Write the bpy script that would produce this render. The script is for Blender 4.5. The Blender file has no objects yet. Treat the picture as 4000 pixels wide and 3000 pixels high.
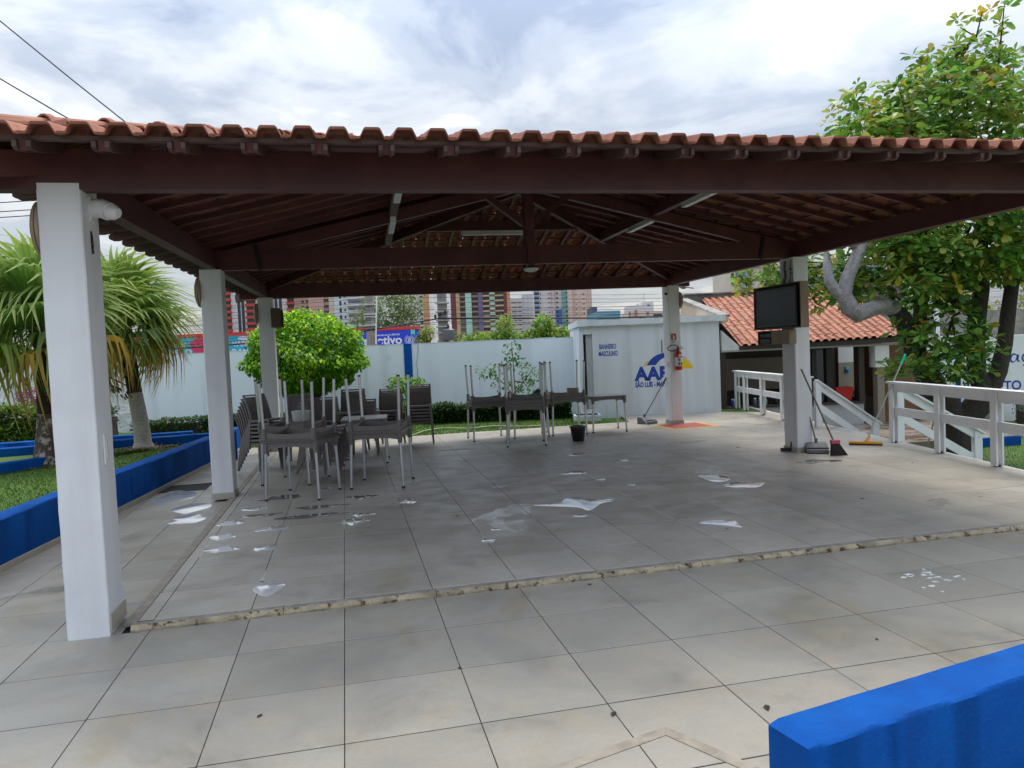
import bpy, math, random
import numpy as np
from mathutils import Vector, Matrix
random.seed(11); rng = np.random.default_rng(11)
R = math.radians
S = bpy.context.scene
col = S.collection

# ------------------------------------------------------------------ camera, sky, sun, exposure
CAM_H = 1.717
cam_d = bpy.data.cameras.new('camera'); cam = bpy.data.objects.new('camera', cam_d); col.objects.link(cam)
cam_d.sensor_width = 36.0; cam_d.lens = 26.02; cam_d.clip_start = 0.05; cam_d.clip_end = 3000
_p, _r = R(2.535), R(-2.459)
_f = Vector((0, math.cos(_p), -math.sin(_p))); _x = Vector((1, 0, 0)); _u = _x.cross(_f)
_rx = _x * math.cos(_r) + _u * math.sin(_r); _uy = -_x * math.sin(_r) + _u * math.cos(_r)
cam.matrix_world = Matrix(((_rx.x, _uy.x, -_f.x, 0), (_rx.y, _uy.y, -_f.y, 0), (_rx.z, _uy.z, -_f.z, CAM_H), (0, 0, 0, 1)))
S.camera = cam

SUN_EL, SUN_AZ = 60, 32            # degrees: height above the horizon, compass bearing from +Y clockwise
w = bpy.data.worlds.new('World'); S.world = w; w.use_nodes = True
nt = w.node_tree; N = nt.nodes; Lk = nt.links; N.clear()
def wn(t, **k):
    n = N.new(t)
    for a, v in k.items(): setattr(n, a, v)
    return n
out = wn('ShaderNodeOutputWorld'); bg = wn('ShaderNodeBackground'); bg.inputs[1].default_value = 0.13
sky = wn('ShaderNodeTexSky', sky_type='NISHITA'); sky.sun_disc = False
sky.sun_elevation = R(SUN_EL); sky.sun_rotation = R(SUN_AZ); sky.air_density = 1.2; sky.dust_density = 2.0
tc = wn('ShaderNodeTexCoord'); sp = wn('ShaderNodeSeparateXYZ'); Lk.new(tc.outputs['Generated'], sp.inputs[0])
def wm(op, a, b=None, c=None, cl=False):
    n = wn('ShaderNodeMath', operation=op); n.use_clamp = cl
    for i, v in enumerate((a, b, c)):
        if v is None: continue
        if isinstance(v, (int, float)): n.inputs[i].default_value = v
        else: Lk.new(v, n.inputs[i])
    return n.outputs[0]
zz = wm('MAXIMUM', wm('ADD', sp.outputs[2], 0.16), 0.05)
cx = wm('DIVIDE', sp.outputs[0], zz); cy = wm('DIVIDE', sp.outputs[1], zz)
cb = wn('ShaderNodeCombineXYZ'); Lk.new(cx, cb.inputs[0]); Lk.new(cy, cb.inputs[1])
def wnoise(scale, det, rough, dist, off):
    mp = wn('ShaderNodeMapping'); mp.inputs['Location'].default_value = off
    Lk.new(cb.outputs[0], mp.inputs[0])
    n = wn('ShaderNodeTexNoise'); n.inputs['Scale'].default_value = scale; n.inputs['Detail'].default_value = det
    n.inputs['Roughness'].default_value = rough; n.inputs['Distortion'].default_value = dist
    Lk.new(mp.outputs[0], n.inputs['Vector']); return n.outputs[0]
n1 = wnoise(0.75, 9, 0.52, 0.35, (3.1, 1.7, 0)); n2 = wnoise(2.1, 9, 0.58, 0.5, (8.3, 4.1, 2)); n3 = wnoise(0.45, 3, .5, .2, (5.5, 9.1, 1))
# brightness of the cloud deck (soft light and dark patches)
br = wm('ADD', wm('MULTIPLY', n1, 0.54), wm('MULTIPLY', n2, 0.46))
cr = wn('ShaderNodeValToRGB'); Lk.new(br, cr.inputs[0]); cr.color_ramp.interpolation = 'EASE'
e = cr.color_ramp.elements
e[0].position = 0.40; e[0].color = (2.9, 3.5, 4.7, 1)
e[1].position = 0.60; e[1].color = (8.3, 8.45, 8.6, 1)
m1 = e.new(0.46); m1.color = (4.2, 4.75, 5.7, 1)
m2 = e.new(0.54); m2.color = (6.0, 6.4, 7.0, 1)
# overcast dome: zenith brighter than the horizon
zg = wm('ADD', 0.42, wm('MULTIPLY', wm('POWER', wm('MAXIMUM', sp.outputs[2], 0.0), 1.6), 2.25))
vm = wn('ShaderNodeVectorMath', operation='SCALE'); Lk.new(cr.outputs[0], vm.inputs[0]); Lk.new(zg, vm.inputs['Scale'])
cover = wm('MULTIPLY_ADD', n3, 1.2, 0.28, True)
mx = wn('ShaderNodeMix', data_type='RGBA'); Lk.new(wm('MINIMUM', cover, 0.95), mx.inputs['Factor'])
Lk.new(sky.outputs[0], mx.inputs['A']); Lk.new(vm.outputs[0], mx.inputs['B'])
Lk.new(mx.outputs['Result'], bg.inputs[0]); Lk.new(bg.outputs[0], out.inputs[0])

sl = bpy.data.lights.new('sun', 'SUN'); sl.energy = 1.5; sl.angle = R(24); sl.color = (1.0, 0.90, 0.76)
so = bpy.data.objects.new('sun', sl); col.objects.link(so)
_sd = Vector((math.sin(R(SUN_AZ)) * math.cos(R(SUN_EL)), math.cos(R(SUN_AZ)) * math.cos(R(SUN_EL)), math.sin(R(SUN_EL))))
so.rotation_euler = (-_sd).to_track_quat('-Z', 'Y').to_euler(); so.location = _sd * 60

S.view_settings.view_transform = 'Standard'; S.view_settings.look = 'None'
S.view_settings.exposure = 0.52; S.view_settings.gamma = 1.0; S.view_settings.use_curve_mapping = False
S.render.engine = 'CYCLES'
S.cycles.max_bounces = 7; S.cycles.diffuse_bounces = 5; S.cycles.glossy_bounces = 4; S.cycles.transparent_max_bounces = 6
S.cycles.use_denoising = True

# ------------------------------------------------------------------ helpers
class MB:
    """collects faces; build() links them as ONE mesh object"""
    def __init__(s): s.v = []; s.f = []; s.mi = []; s.cur = 0
    def add(s, vs, fs):
        o = len(s.v); s.v += [tuple(p) for p in vs]
        for f in fs: s.f.append([i + o for i in f]); s.mi.append(s.cur)
        return s
    def box(s, x0, x1, y0, y1, z0, z1, b=0.0):
        if b <= 0:
            vs = [(x, y, z) for z in (z0, z1) for y in (y0, y1) for x in (x0, x1)]
            return s.add(vs, [(0, 2, 3, 1), (4, 5, 7, 6), (0, 1, 5, 4), (1, 3, 7, 5), (3, 2, 6, 7), (2, 0, 4, 6)])
        # bevelled on every edge
        vs = []; ids = {}
        X = (x0, x1); Y = (y0, y1); Z = (z0, z1); sg = (1, -1)
        for i in (0, 1):
            for j in (0, 1):
                for k in (0, 1):
                    for a in range(3):
                        p = [X[i] + sg[i] * b, Y[j] + sg[j] * b, Z[k] + sg[k] * b]
                        p[a] = (X, Y, Z)[a][(i, j, k)[a]]
                        ids[(i, j, k, a)] = len(vs); vs.append(p)
        fs = []
        for a in range(3):
            o = [q for q in range(3) if q != a]
            for sd in (0, 1):
                q = []
                for (m, n) in ((0, 0), (1, 0), (1, 1), (0, 1)):
                    t = [0, 0, 0]; t[a] = sd; t[o[0]] = m; t[o[1]] = n; q.append(ids[(*t, a)])
                fs.append(q)
        for a in range(3):
            o = [q for q in range(3) if q != a]
            for m in (0, 1):
                for n in (0, 1):
                    t0 = [0, 0, 0]; t0[o[0]] = m; t0[o[1]] = n; t1 = list(t0); t1[a] = 1
                    fs.append([ids[(*t0, o[0])], ids[(*t1, o[0])], ids[(*t1, o[1])], ids[(*t0, o[1])]])
        for i in (0, 1):
            for j in (0, 1):
                for k in (0, 1): fs.append([ids[(i, j, k, a)] for a in range(3)])
        return s.add(vs, fs)
    def bar(s, p0, p1, wd, ht, up=(0, 0, 1), top=0.5):
        """rectangular bar between two points; top = share of ht above the axis"""
        p0 = Vector(p0); p1 = Vector(p1); d = (p1 - p0).normalized(); up = Vector(up)
        sd = d.cross(up).normalized(); u = sd.cross(d).normalized()
        vs = []
        for p in (p0, p1):
            for a, b in ((-.5, top - 1), (.5, top - 1), (.5, top), (-.5, top)): vs.append(p + sd * a * wd + u * b * ht)
        return s.add(vs, [(0, 1, 2, 3), (7, 6, 5, 4), (0, 4, 5, 1), (1, 5, 6, 2), (2, 6, 7, 3), (3, 7, 4, 0)])
    def tube(s, pts, rad, n=8, cap=True):
        pts = [Vector(p) for p in pts]
        if isinstance(rad, (int, float)): rad = [rad] * len(pts)
        o = len(s.v); prev = None
        for i, p in enumerate(pts):
            d = (pts[min(i + 1, len(pts) - 1)] - pts[max(i - 1, 0)]).normalized()
            if prev is None:
                a = d.orthogonal().normalized()
            else:
                a = (prev - d * prev.dot(d)).normalized()
            prev = a; b = d.cross(a)
            for k in range(n):
                t = 2 * math.pi * k / n; s.v.append(tuple(p + (a * math.cos(t) + b * math.sin(t)) * rad[i]))
        for i in range(len(pts) - 1):
            for k in range(n):
                s.f.append([o + i * n + k, o + i * n + (k + 1) % n, o + (i + 1) * n + (k + 1) % n, o + (i + 1) * n + k]); s.mi.append(s.cur)
        if cap:
            s.f.append([o + k for k in range(n)][::-1]); s.mi.append(s.cur)
            s.f.append([o + (len(pts) - 1) * n + k for k in range(n)]); s.mi.append(s.cur)
        return s
    def lathe(s, prof, n=24, c=(0, 0, 0), axis='Z'):
        o = len(s.v)
        for r, z in prof:
            for k in range(n):
                t = 2 * math.pi * k / n
                p = (r * math.cos(t), r * math.sin(t), z)
                if axis == 'X': p = (z, p[0], p[1])
                elif axis == 'Y': p = (p[0], z, p[1])
                s.v.append((p[0] + c[0], p[1] + c[1], p[2] + c[2]))
        for i in range(len(prof) - 1):
            for k in range(n):
                s.f.append([o + i * n + k, o + i * n + (k + 1) % n, o + (i + 1) * n + (k + 1) % n, o + (i + 1) * n + k]); s.mi.append(s.cur)
        s.f.append([o + k for k in range(n)][::-1]); s.mi.append(s.cur)
        s.f.append([o + (len(prof) - 1) * n + k for k in range(n)]); s.mi.append(s.cur)
        return s
    def prism(s, poly, z0, z1):
        n = len(poly)
        vs = [(x, y, z0) for x, y in poly] + [(x, y, z1) for x, y in poly]
        return s.add(vs, [list(range(n))[::-1], list(range(n, 2 * n))] + [[i, (i + 1) % n, n + (i + 1) % n, n + i] for i in range(n)])
    def mesh(s, name):
        me = bpy.data.meshes.new(name); me.from_pydata(s.v, [], s.f)
        if any(s.mi): me.polygons.foreach_set('material_index', s.mi)
        me.update(); return me
    def build(s, name, mat, parent=None, smooth=False, fix=True):
        me = s.mesh(name)
        if fix:
            import bmesh
            bm = bmesh.new(); bm.from_mesh(me); bmesh.ops.recalc_face_normals(bm, faces=bm.faces); bm.to_mesh(me); bm.free()
        for m in (mat if isinstance(mat, (list, tuple)) else [mat]): me.materials.append(m)
        if smooth:
            me.polygons.foreach_set('use_smooth', [True] * len(me.polygons))
            try: me.set_sharp_from_angle(angle=R(smooth if smooth > 1 else 40))
            except Exception: pass
        return link(name, me, parent)
def link(name, me, parent=None, loc=None, rot=None):
    o = bpy.data.objects.new(name, me); col.objects.link(o)
    if parent: o.parent = parent
    if loc is not None: o.location = loc
    if rot is not None: o.rotation_euler = rot
    return o
def tag(o, label=None, cat=None, group=None, kind=None):
    if label: o['label'] = label
    if cat: o['category'] = cat
    if group: o['group'] = group
    if kind: o['kind'] = kind
    return o
def thing(name, label, cat, loc=(0, 0, 0), rz=0.0, group=None):
    o = bpy.data.objects.new(name, None); col.objects.link(o); o.empty_display_size = 0.2
    o.location = loc; o.rotation_euler = (0, 0, rz)
    return tag(o, label, cat, group)
def struct(name, loc=(0, 0, 0), rz=0.0):
    o = bpy.data.objects.new(name, None); col.objects.link(o); o.location = loc; o.rotation_euler = (0, 0, rz)
    o['kind'] = 'structure'; return o
def copy_tree(o, parent=None):
    c = o.copy(); col.objects.link(c)
    if parent: c.parent = parent
    for ch in KIDS.get(o.name, []):
        copy_tree(ch, c)
    return c
KIDS = {}
def index_kids(o):
    ks = [k for k in S.objects if k.parent == o]
    KIDS[o.name] = ks
    for k in ks: index_kids(k)

# ------------------------------------------------------------------ materials
MATS = {}
def mat(name, base, rough=0.6, metal=0.0, spec=0.5, var=None, vscale=3.0, vamt=0.5, bump=0.0, bscale=40.0, bdist=0.004,
        coord='Object', streak=None, objvar=0.0, objcols=None, stretch=None, spots=None, sss=False, rvar=0.0, attr=None, trans=0.0):
    m = bpy.data.materials.new(name); m.use_nodes = True; MATS[name] = m
    nt = m.node_tree; n = nt.nodes; l = nt.links; b = n['Principled BSDF']
    b.inputs['Roughness'].default_value = rough; b.inputs['Metallic'].default_value = metal
    b.inputs['Specular IOR Level'].default_value = spec
    b.inputs['Base Color'].default_value = (*base, 1)
    cur = None
    def vec():
        if coord == 'World':
            g = n.new('ShaderNodeNewGeometry'); v = g.outputs['Position']
        else:
            t = n.new('ShaderNodeTexCoord'); v = t.outputs['Object']
        if stretch:
            mp = n.new('ShaderNodeMapping'); mp.inputs['Scale'].default_value = stretch; l.new(v, mp.inputs[0]); v = mp.outputs[0]
        return v
    def noise(sc, det=6, ro=.55, dist=0.0):
        t = n.new('ShaderNodeTexNoise'); t.inputs['Scale'].default_value = sc; t.inputs['Detail'].default_value = det
        t.inputs['Roughness'].default_value = ro; t.inputs['Distortion'].default_value = dist
        l.new(V, t.inputs['Vector']); return t.outputs[0]
    V = vec()
    def rgb(c):
        r_ = n.new('ShaderNodeRGB'); r_.outputs[0].default_value = (*c, 1); return r_.outputs[0]
    def mix(f, a, bb, typ='MIX'):
        x = n.new('ShaderNodeMix'); x.data_type = 'RGBA'; x.blend_type = typ
        if isinstance(f, (int, float)): x.inputs['Factor'].default_value = f
        else: l.new(f, x.inputs['Factor'])
        l.new(a, x.inputs['A']); l.new(bb, x.inputs['B']); return x.outputs['Result']
    def mr(v, a, bb, c=0., d=1.):
        x = n.new('ShaderNodeMapRange'); l.new(v, x.inputs[0])
        for i, q in enumerate((a, bb, c, d)): x.inputs[i + 1].default_value = q
        return x.outputs[0]
    cur = rgb(base)
    if attr:
        a = n.new('ShaderNodeAttribute'); a.attribute_name = attr; cur = a.outputs['Color']
    if objcols:
        oi = n.new('ShaderNodeObjectInfo'); cr_ = n.new('ShaderNodeValToRGB'); l.new(oi.outputs['Random'], cr_.inputs[0])
        el = cr_.color_ramp.elements
        while len(el) > 1: el.remove(el[-1])
        el[0].position = 0; el[0].color = (*objcols[0], 1)
        for i, c in enumerate(objcols[1:]):
            x = el.new((i + 1) / (len(objcols) - 1)); x.color = (*c, 1)
        cur = cr_.outputs[0]
    if var: cur = mix(mr(noise(vscale, 7, .6, .4), .38, .68, 0, vamt), cur, rgb(var))
    if spots: cur = mix(mr(noise(spots[1], 5, .6, .2), spots[2], spots[2] + .08, 0, spots[3]), cur, rgb(spots[0]))
    if streak:   # run-off marks
        g2 = n.new('ShaderNodeNewGeometry'); mp2 = n.new('ShaderNodeMapping'); mp2.inputs['Scale'].default_value = (streak[1], streak[1], streak[1] * .07); l.new(g2.outputs['Position'], mp2.inputs[0])
        t2 = n.new('ShaderNodeTexNoise'); t2.inputs['Scale'].default_value = 1.0; t2.inputs['Detail'].default_value = 5; l.new(mp2.outputs[0], t2.inputs['Vector'])
        cur = mix(mr(t2.outputs[0], .50, .72, 0, streak[2]), cur, rgb(streak[0]))
    if objvar:
        oi = n.new('ShaderNodeObjectInfo'); hs = n.new('ShaderNodeHueSaturation'); l.new(cur, hs.inputs['Color'])
        l.new(mr(oi.outputs['Random'], 0, 1, 1 - objvar, 1 + objvar), hs.inputs['Value']); cur = hs.outputs[0]
    l.new(cur, b.inputs['Base Color'])
    if rvar: l.new(mr(noise(vscale * 1.7, 4), .3, .7, rough - rvar, rough + rvar), b.inputs['Roughness'])
    if bump:
        bp = n.new('ShaderNodeBump'); bp.inputs['Strength'].default_value = bump; bp.inputs['Distance'].default_value = bdist
        l.new(noise(bscale, 5, .65), bp.inputs['Height']); l.new(bp.outputs[0], b.inputs['Normal'])
    if trans:   # thin leaves let light through
        tr = n.new('ShaderNodeBsdfTranslucent'); l.new(cur, tr.inputs[0]); ms = n.new('ShaderNodeMixShader'); ms.inputs[0].default_value = trans
        o_ = n['Material Output']; l.new(b.outputs[0], ms.inputs[1]); l.new(tr.outputs[0], ms.inputs[2]); l.new(ms.outputs[0], o_.inputs[0])
    return m

M_white = mat('white_paint', (.80, .81, .83), .6, var=(.62, .63, .64), vscale=1.6, vamt=.45, streak=((.50, .49, .47), 5.0, .30), spots=((.50, .47, .42), 6, .70, .35), bump=.35, bscale=60, bdist=.004)
M_roughwhite = mat('rough_white_plaster', (.74, .74, .73), .75, var=(.5, .52, .54), vscale=2, vamt=.4, bump=1.0, bscale=9, bdist=.06, coord='World')
M_wall = mat('garden_wall_paint', (.70, .76, .81), .7, var=(.60, .66, .71), vscale=.5, vamt=.5, bump=.2, bscale=25, bdist=.004, coord='World', spots=((.42, .45, .47), 1.3, .66, .40), streak=((.44, .47, .49), 3.0, .42))
M_blue = mat('blue_paint', (.001, .066, .30), .8, spec=.12, var=(.003, .095, .37), vscale=3, vamt=.7, bump=.8, bscale=40, bdist=.007, spots=((.035, .105, .27), 17, .69, .6), streak=((.006, .042, .18), 4.0, .5))
M_kerb = mat('weathered_kerb', (.44, .37, .25), .85, var=(.22, .18, .12), vscale=9, vamt=.9, bump=1.0, bscale=45, bdist=.012, coord='World', spots=((.075, .036, .016), 16, .55, .95))
M_mortar = mat('grey_mortar', (.30, .28, .25), .85, var=(.15, .14, .125), vscale=12, vamt=.9, bump=.8, bscale=60, bdist=.006, coord='World')
M_strip = mat('stone_strip', (.30, .265, .215), .6, var=(.19, .165, .13), vscale=11, vamt=.85, coord='World', spots=((.40, .36, .29), 20, .6, .5))
M_grout = mat('dark_grout', (.06, .054, .046), .9)
M_base = mat('baseboard_tile', (.46, .43, .36), .5, var=(.34, .31, .25), vscale=6, vamt=.5)
M_wood = mat('dark_timber', (.080, .022, .024), .5, var=(.145, .046, .044), vscale=2.2, vamt=.8, bump=.35, bscale=16, bdist=.003, stretch=(1, 1, 1), objvar=.2)
M_wood2 = mat('tail_timber', (.085, .042, .036), .6, var=(.12, .07, .055), vscale=4, vamt=.7, objvar=.25)
M_tile = mat('roof_clay', (.36, .13, .07), .8, var=(.20, .075, .045), vscale=7, vamt=.7, bump=.3, bscale=70, bdist=.003,
             objcols=[(.38, .14, .08), (.31, .115, .07), (.42, .18, .11), (.27, .10, .065), (.36, .15, .09)], objvar=.12)
M_tile_s = mat('roof_clay_mass', (.34, .125, .07), .8, var=(.20, .075, .045), vscale=5, vamt=.8, bump=.3, bscale=70, bdist=.003)
M_bartile = mat('bar_roof_clay', (.40, .15, .08), .8, var=(.20, .09, .06), vscale=8, vamt=.55,
             objcols=[(.44, .16, .085), (.36, .13, .075), (.48, .20, .12), (.33, .12, .07), (.42, .17, .10), (.30, .15, .10)], objvar=.15)
M_alu = mat('brushed_aluminium', (.62, .63, .65), .32, metal=1.0, var=(.5, .51, .53), vscale=20, vamt=.4)
M_plastic = mat('grey_brown_plastic', (.19, .168, .162), .42, var=(.22, .195, .187), vscale=9, vamt=.6)
M_top = mat('white_laminate', (.66, .66, .65), .28)
M_tabtop = mat('grey_brown_table_top', (.17, .155, .15), .16, spec=.7)
M_black = mat('black_plastic', (.012, .012, .013), .4)
M_dark = mat('dark_fill', (.02, .018, .018), .8)  # plain dark colour for joint beds, disc bands, column gash and step top
M_screen = mat('screen_glass', (.008, .022, .028), .12, spec=.18)
M_oak = mat('pale_wood_laminate', (.22, .15, .09), .5, var=(.33, .25, .16), vscale=9, vamt=.8, stretch=(1, 1, .12))
M_brownbox = mat('brown_wood_laminate', (.085, .06, .038), .55, var=(.12, .085, .055), vscale=9, vamt=.7, stretch=(1, 1, .15))
M_red = mat('red_paint', (.50, .012, .014), .3)
M_redfl = mat('red_floor_paint', (.36, .055, .045), .6, var=(.25, .06, .05), vscale=6, vamt=.5)
M_yelfl = mat('yellow_floor_paint', (.62, .36, .06), .6, var=(.5, .33, .12), vscale=6, vamt=.5)
M_paper = mat('white_label', (.75, .75, .73), .5)
M_print = mat('grey_print', (.16, .17, .17), .6)
M_blueink = mat('blue_lettering', (.008, .055, .36), .6)
M_yellow = mat('yellow_lettering', (.80, .56, .015), .6)
M_yelpl = mat('yellow_plastic', (.80, .36, .01), .35)
M_teal = mat('teal_plastic', (.0, .50, .40), .4)
M_greypl = mat('grey_plastic', (.13, .145, .165), .45)
M_steelpole = mat('grey_pole', (.17, .19, .22), .3, metal=.6)
M_stick = mat('wooden_stick', (.24, .16, .09), .55, var=(.14, .09, .05), vscale=12, vamt=.6)
M_bristle = mat('dark_bristle', (.022, .016, .014), .8)
M_pink = mat('pink_collar', (.55, .08, .16), .4)
M_concrete = mat('weathered_concrete', (.32, .30, .27), .85, var=(.14, .13, .12), vscale=3, vamt=.8, bump=.5, bscale=30, bdist=.01, coord='World')
M_dirtybeam = mat('dirty_concrete', (.17, .155, .145), .9, var=(.06, .055, .05), vscale=2.5, vamt=.8, bump=.4, bscale=25, bdist=.01, coord='World')
M_beige = mat('beige_plaster', (.58, .48, .35), .8, var=(.45, .37, .27), vscale=2, vamt=.6, coord='World')
M_greywall = mat('grey_plaster', (.30, .315, .33), .75)
M_lwall = mat('pale_grey_paint', (.46, .48, .49), .7)
M_brown = mat('dark_brown_tile', (.05, .036, .03), .5, var=(.035, .028, .024), vscale=4, vamt=.6)
M_brick = mat('brick_brown', (.20, .10, .055), .8, var=(.13, .07, .04), vscale=8, vamt=.7)
M_granite = mat('beige_granite', (.33, .29, .23), .4, var=(.22, .19, .15), vscale=30, vamt=.8)
M_cab = mat('cabinet_wood', (.16, .07, .035), .45, var=(.09, .04, .02), vscale=8, vamt=.7)
M_bark = mat('dark_bark', (.040, .031, .026), .9, var=(.085, .070, .06), vscale=14, vamt=.7, bump=1.0, bscale=26, bdist=.03)
M_limb = mat('whitewashed_bark', (.36, .34, .35), .9, var=(.17, .155, .15), vscale=12, vamt=.8, bump=1.0, bscale=34, bdist=.02)
M_palmwhite = mat('whitewashed_palm_trunk', (.66, .63, .56), .9, var=(.40, .35, .28), vscale=10, vamt=.6, bump=1.0, bscale=18, bdist=.03, stretch=(.6, .6, 3.0))
M_palmbrown = mat('brown_palm_trunk', (.055, .038, .03), .95, var=(.03, .022, .018), vscale=12, vamt=.7, bump=1.0, bscale=20, bdist=.03, stretch=(.6, .6, 3.0))
M_palmpeel = mat('peeling_palm_trunk', (.10, .075, .055), .95, spots=((.48, .45, .40), 9, .52, .9), bump=1.0, bscale=18, bdist=.03)
M_leaf = mat('leaf', (.07, .16, .03), .42, attr='tint', trans=.45, spec=.4)
M_soil = mat('soil', (.12, .085, .055), .95, var=(.22, .17, .12), vscale=9, vamt=.8, bump=1.0, bscale=30, bdist=.03, coord='World')
M_wire = mat('cable', (.012, .012, .014), .6)
M_puddle = None
def floor_mat(name, c0, c1, c2, wet_lo, rough):
    m = bpy.data.materials.new(name); m.use_nodes = True; nt = m.node_tree; n = nt.nodes; l = nt.links; b = n['Principled BSDF']
    g = n.new('ShaderNodeNewGeometry'); oi = n.new('ShaderNodeObjectInfo')
    def noise(sc, det, ro, dist=0., stretch=None):
        v = g.outputs['Position']
        if stretch:
            mp = n.new('ShaderNodeMapping'); mp.inputs['Scale'].default_value = stretch; mp.inputs['Rotation'].default_value = (0, 0, R(12)); l.new(v, mp.inputs[0]); v = mp.outputs[0]
        t = n.new('ShaderNodeTexNoise'); t.inputs['Scale'].default_value = sc; t.inputs['Detail'].default_value = det
        t.inputs['Roughness'].default_value = ro; t.inputs['Distortion'].default_value = dist; l.new(v, t.inputs[0]); return t.outputs[0]
    def mr(v, a, bb, c, d):
        x = n.new('ShaderNodeMapRange'); l.new(v, x.inputs[0]); x.interpolation_type = 'SMOOTHSTEP'
        for i, q in enumerate((a, bb, c, d)): x.inputs[i + 1].default_value = q
        return x.outputs[0]
    def mix(f, a, bb, typ='MIX'):
        x = n.new('ShaderNodeMix'); x.data_type = 'RGBA'; x.blend_type = typ
        if isinstance(f, (int, float)): x.inputs['Factor'].default_value = f
        else: l.new(f, x.inputs['Factor'])
        for s_, q in (('A', a), ('B', bb)):
            if isinstance(q, tuple): x.inputs[s_].default_value = (*q, 1)
            else: l.new(q, x.inputs[s_])
        return x.outputs['Result']
    big = noise(.75, 6, .6, .6); mid = noise(3.5, 7, .62, .3); fine = noise(38, 5, .7)
    cur = mix(mr(big, .40, .66, 0, .85), c0, c1)
    cur = mix(mr(mid, .45, .72, 0, .55), cur, c2)
    cur = mix(mr(fine, .35, .75, 0, .22), cur, (c2[0] * .62, c2[1] * .62, c2[2] * .62))
    sm = noise(1.15, 8, .66, .5); cur = mix(mr(sm, .52, .70, 0, .55), cur, mix(1.0, cur, (.52, .52, .50), 'MULTIPLY'))
    ol = noise(.8, 5, .6, .8, (1.3, .8, 1)); cur = mix(mr(ol, .56, .68, 0, .45), cur, mix(1.0, cur, (.86, .78, .58), 'MULTIPLY'))
    wetn = noise(.42, 5, .5, 1.4, (1, 1.0, 1))
    wet = mr(wetn, wet_lo, wet_lo + .05, 0, 1)
    cur = mix(wet, cur, mix(1.0, cur, (.80, .80, .77), 'MULTIPLY'))
    hs = n.new('ShaderNodeHueSaturation'); l.new(cur, hs.inputs['Color']); l.new(mr(oi.outputs['Random'], 0, 1, .93, 1.07), hs.inputs['Value'])
    l.new(hs.outputs[0], b.inputs['Base Color'])
    ro = n.new('ShaderNodeMath'); ro.operation = 'SUBTRACT'; ro.use_clamp = True
    l.new(mr(mid, .3, .7, rough - .08, rough + .12), ro.inputs[0]); l.new(mr(wetn, wet_lo, wet_lo + .03, 0, rough * .55), ro.inputs[1]); l.new(ro.outputs[0], b.inputs['Roughness'])
    bp = n.new('ShaderNodeBump'); bp.inputs['Strength'].default_value = .18; bp.inputs['Distance'].default_value = .002; l.new(fine, bp.inputs['Height']); l.new(bp.outputs[0], b.inputs['Normal'])
    return m
M_floor = floor_mat('deck_porcelain', (.42, .392, .342), (.33, .31, .272), (.39, .345, .275), .67, .40)
M_pave = floor_mat('pavement_porcelain', (.34, .318, .275), (.245, .233, .207), (.335, .285, .21), .62, .42)
M_floor2 = floor_mat('terrace_tile', (.26, .22, .18), (.14, .11, .085), (.34, .30, .25), .50, .3)

m = bpy.data.materials.new('grass_green'); m.use_nodes = True; nt = m.node_tree
b = nt.nodes['Principled BSDF']; b.inputs['Roughness'].default_value = .7; b.inputs['Specular IOR Level'].default_value = .25
g = nt.nodes.new('ShaderNodeNewGeometry')
def gn(sc, det):
    t = nt.nodes.new('ShaderNodeTexNoise'); t.inputs['Scale'].default_value = sc; t.inputs['Detail'].default_value = det; nt.links.new(g.outputs['Position'], t.inputs[0]); return t.outputs[0]
cr = nt.nodes.new('ShaderNodeValToRGB'); nt.links.new(gn(.9, 5), cr.inputs[0]); e = cr.color_ramp.elements
e[0].position = .35; e[0].color = (.045, .115, .014, 1); e[1].position = .7; e[1].color = (.12, .19, .03, 1)
x = e.new(.52); x.color = (.065, .155, .018, 1)
mx = nt.nodes.new('ShaderNodeMix'); mx.data_type = 'RGBA'; mr_ = nt.nodes.new('ShaderNodeMapRange'); nt.links.new(gn(60, 3), mr_.inputs[0]); mr_.inputs[1].default_value = .4; mr_.inputs[2].default_value = .7; mr_.inputs[4].default_value = .5
nt.links.new(mr_.outputs[0], mx.inputs['Factor']); nt.links.new(cr.outputs[0], mx.inputs['A']); mx.inputs['B'].default_value = (.15, .21, .04, 1)
nt.links.new(mx.outputs['Result'], b.inputs['Base Color'])
bp = nt.nodes.new('ShaderNodeBump'); bp.inputs['Strength'].default_value = .8; bp.inputs['Distance'].default_value = .03; nt.links.new(gn(70, 3), bp.inputs['Height']); nt.links.new(bp.outputs[0], b.inputs['Normal'])
M_grass = m

m = bpy.data.materials.new('soap_film'); m.use_nodes = True; b = m.node_tree.nodes['Principled BSDF']
b.inputs['Base Color'].default_value = (.66, .67, .68, 1); b.inputs['Roughness'].default_value = .12; b.inputs['IOR'].default_value = 1.33  # whitish soap suds with a glossy wet coat
b.inputs['Coat Weight'].default_value = 1.0; b.inputs['Coat Roughness'].default_value = .02; b.inputs['Specular IOR Level'].default_value = 1.0
M_puddle = m

# ================================================================== THE GROUND
PX, PY, PYAW = -1.222, 5.045, R(12.636)           # pavilion frame: origin at the step, x along the step, y into the pavilion
DZ = 0.035                                        # deck height over the pavement
cP, sP = math.cos(PYAW), math.sin(PYAW)
def P2S(x, y, z=0.0): return Vector((PX + x * cP - y * sP, PY + x * sP + y * cP, z))
def S2P(x, y): return ((x - PX) * cP + (y - PY) * sP, -(x - PX) * sP + (y - PY) * cP)
TS = 0.62

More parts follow.
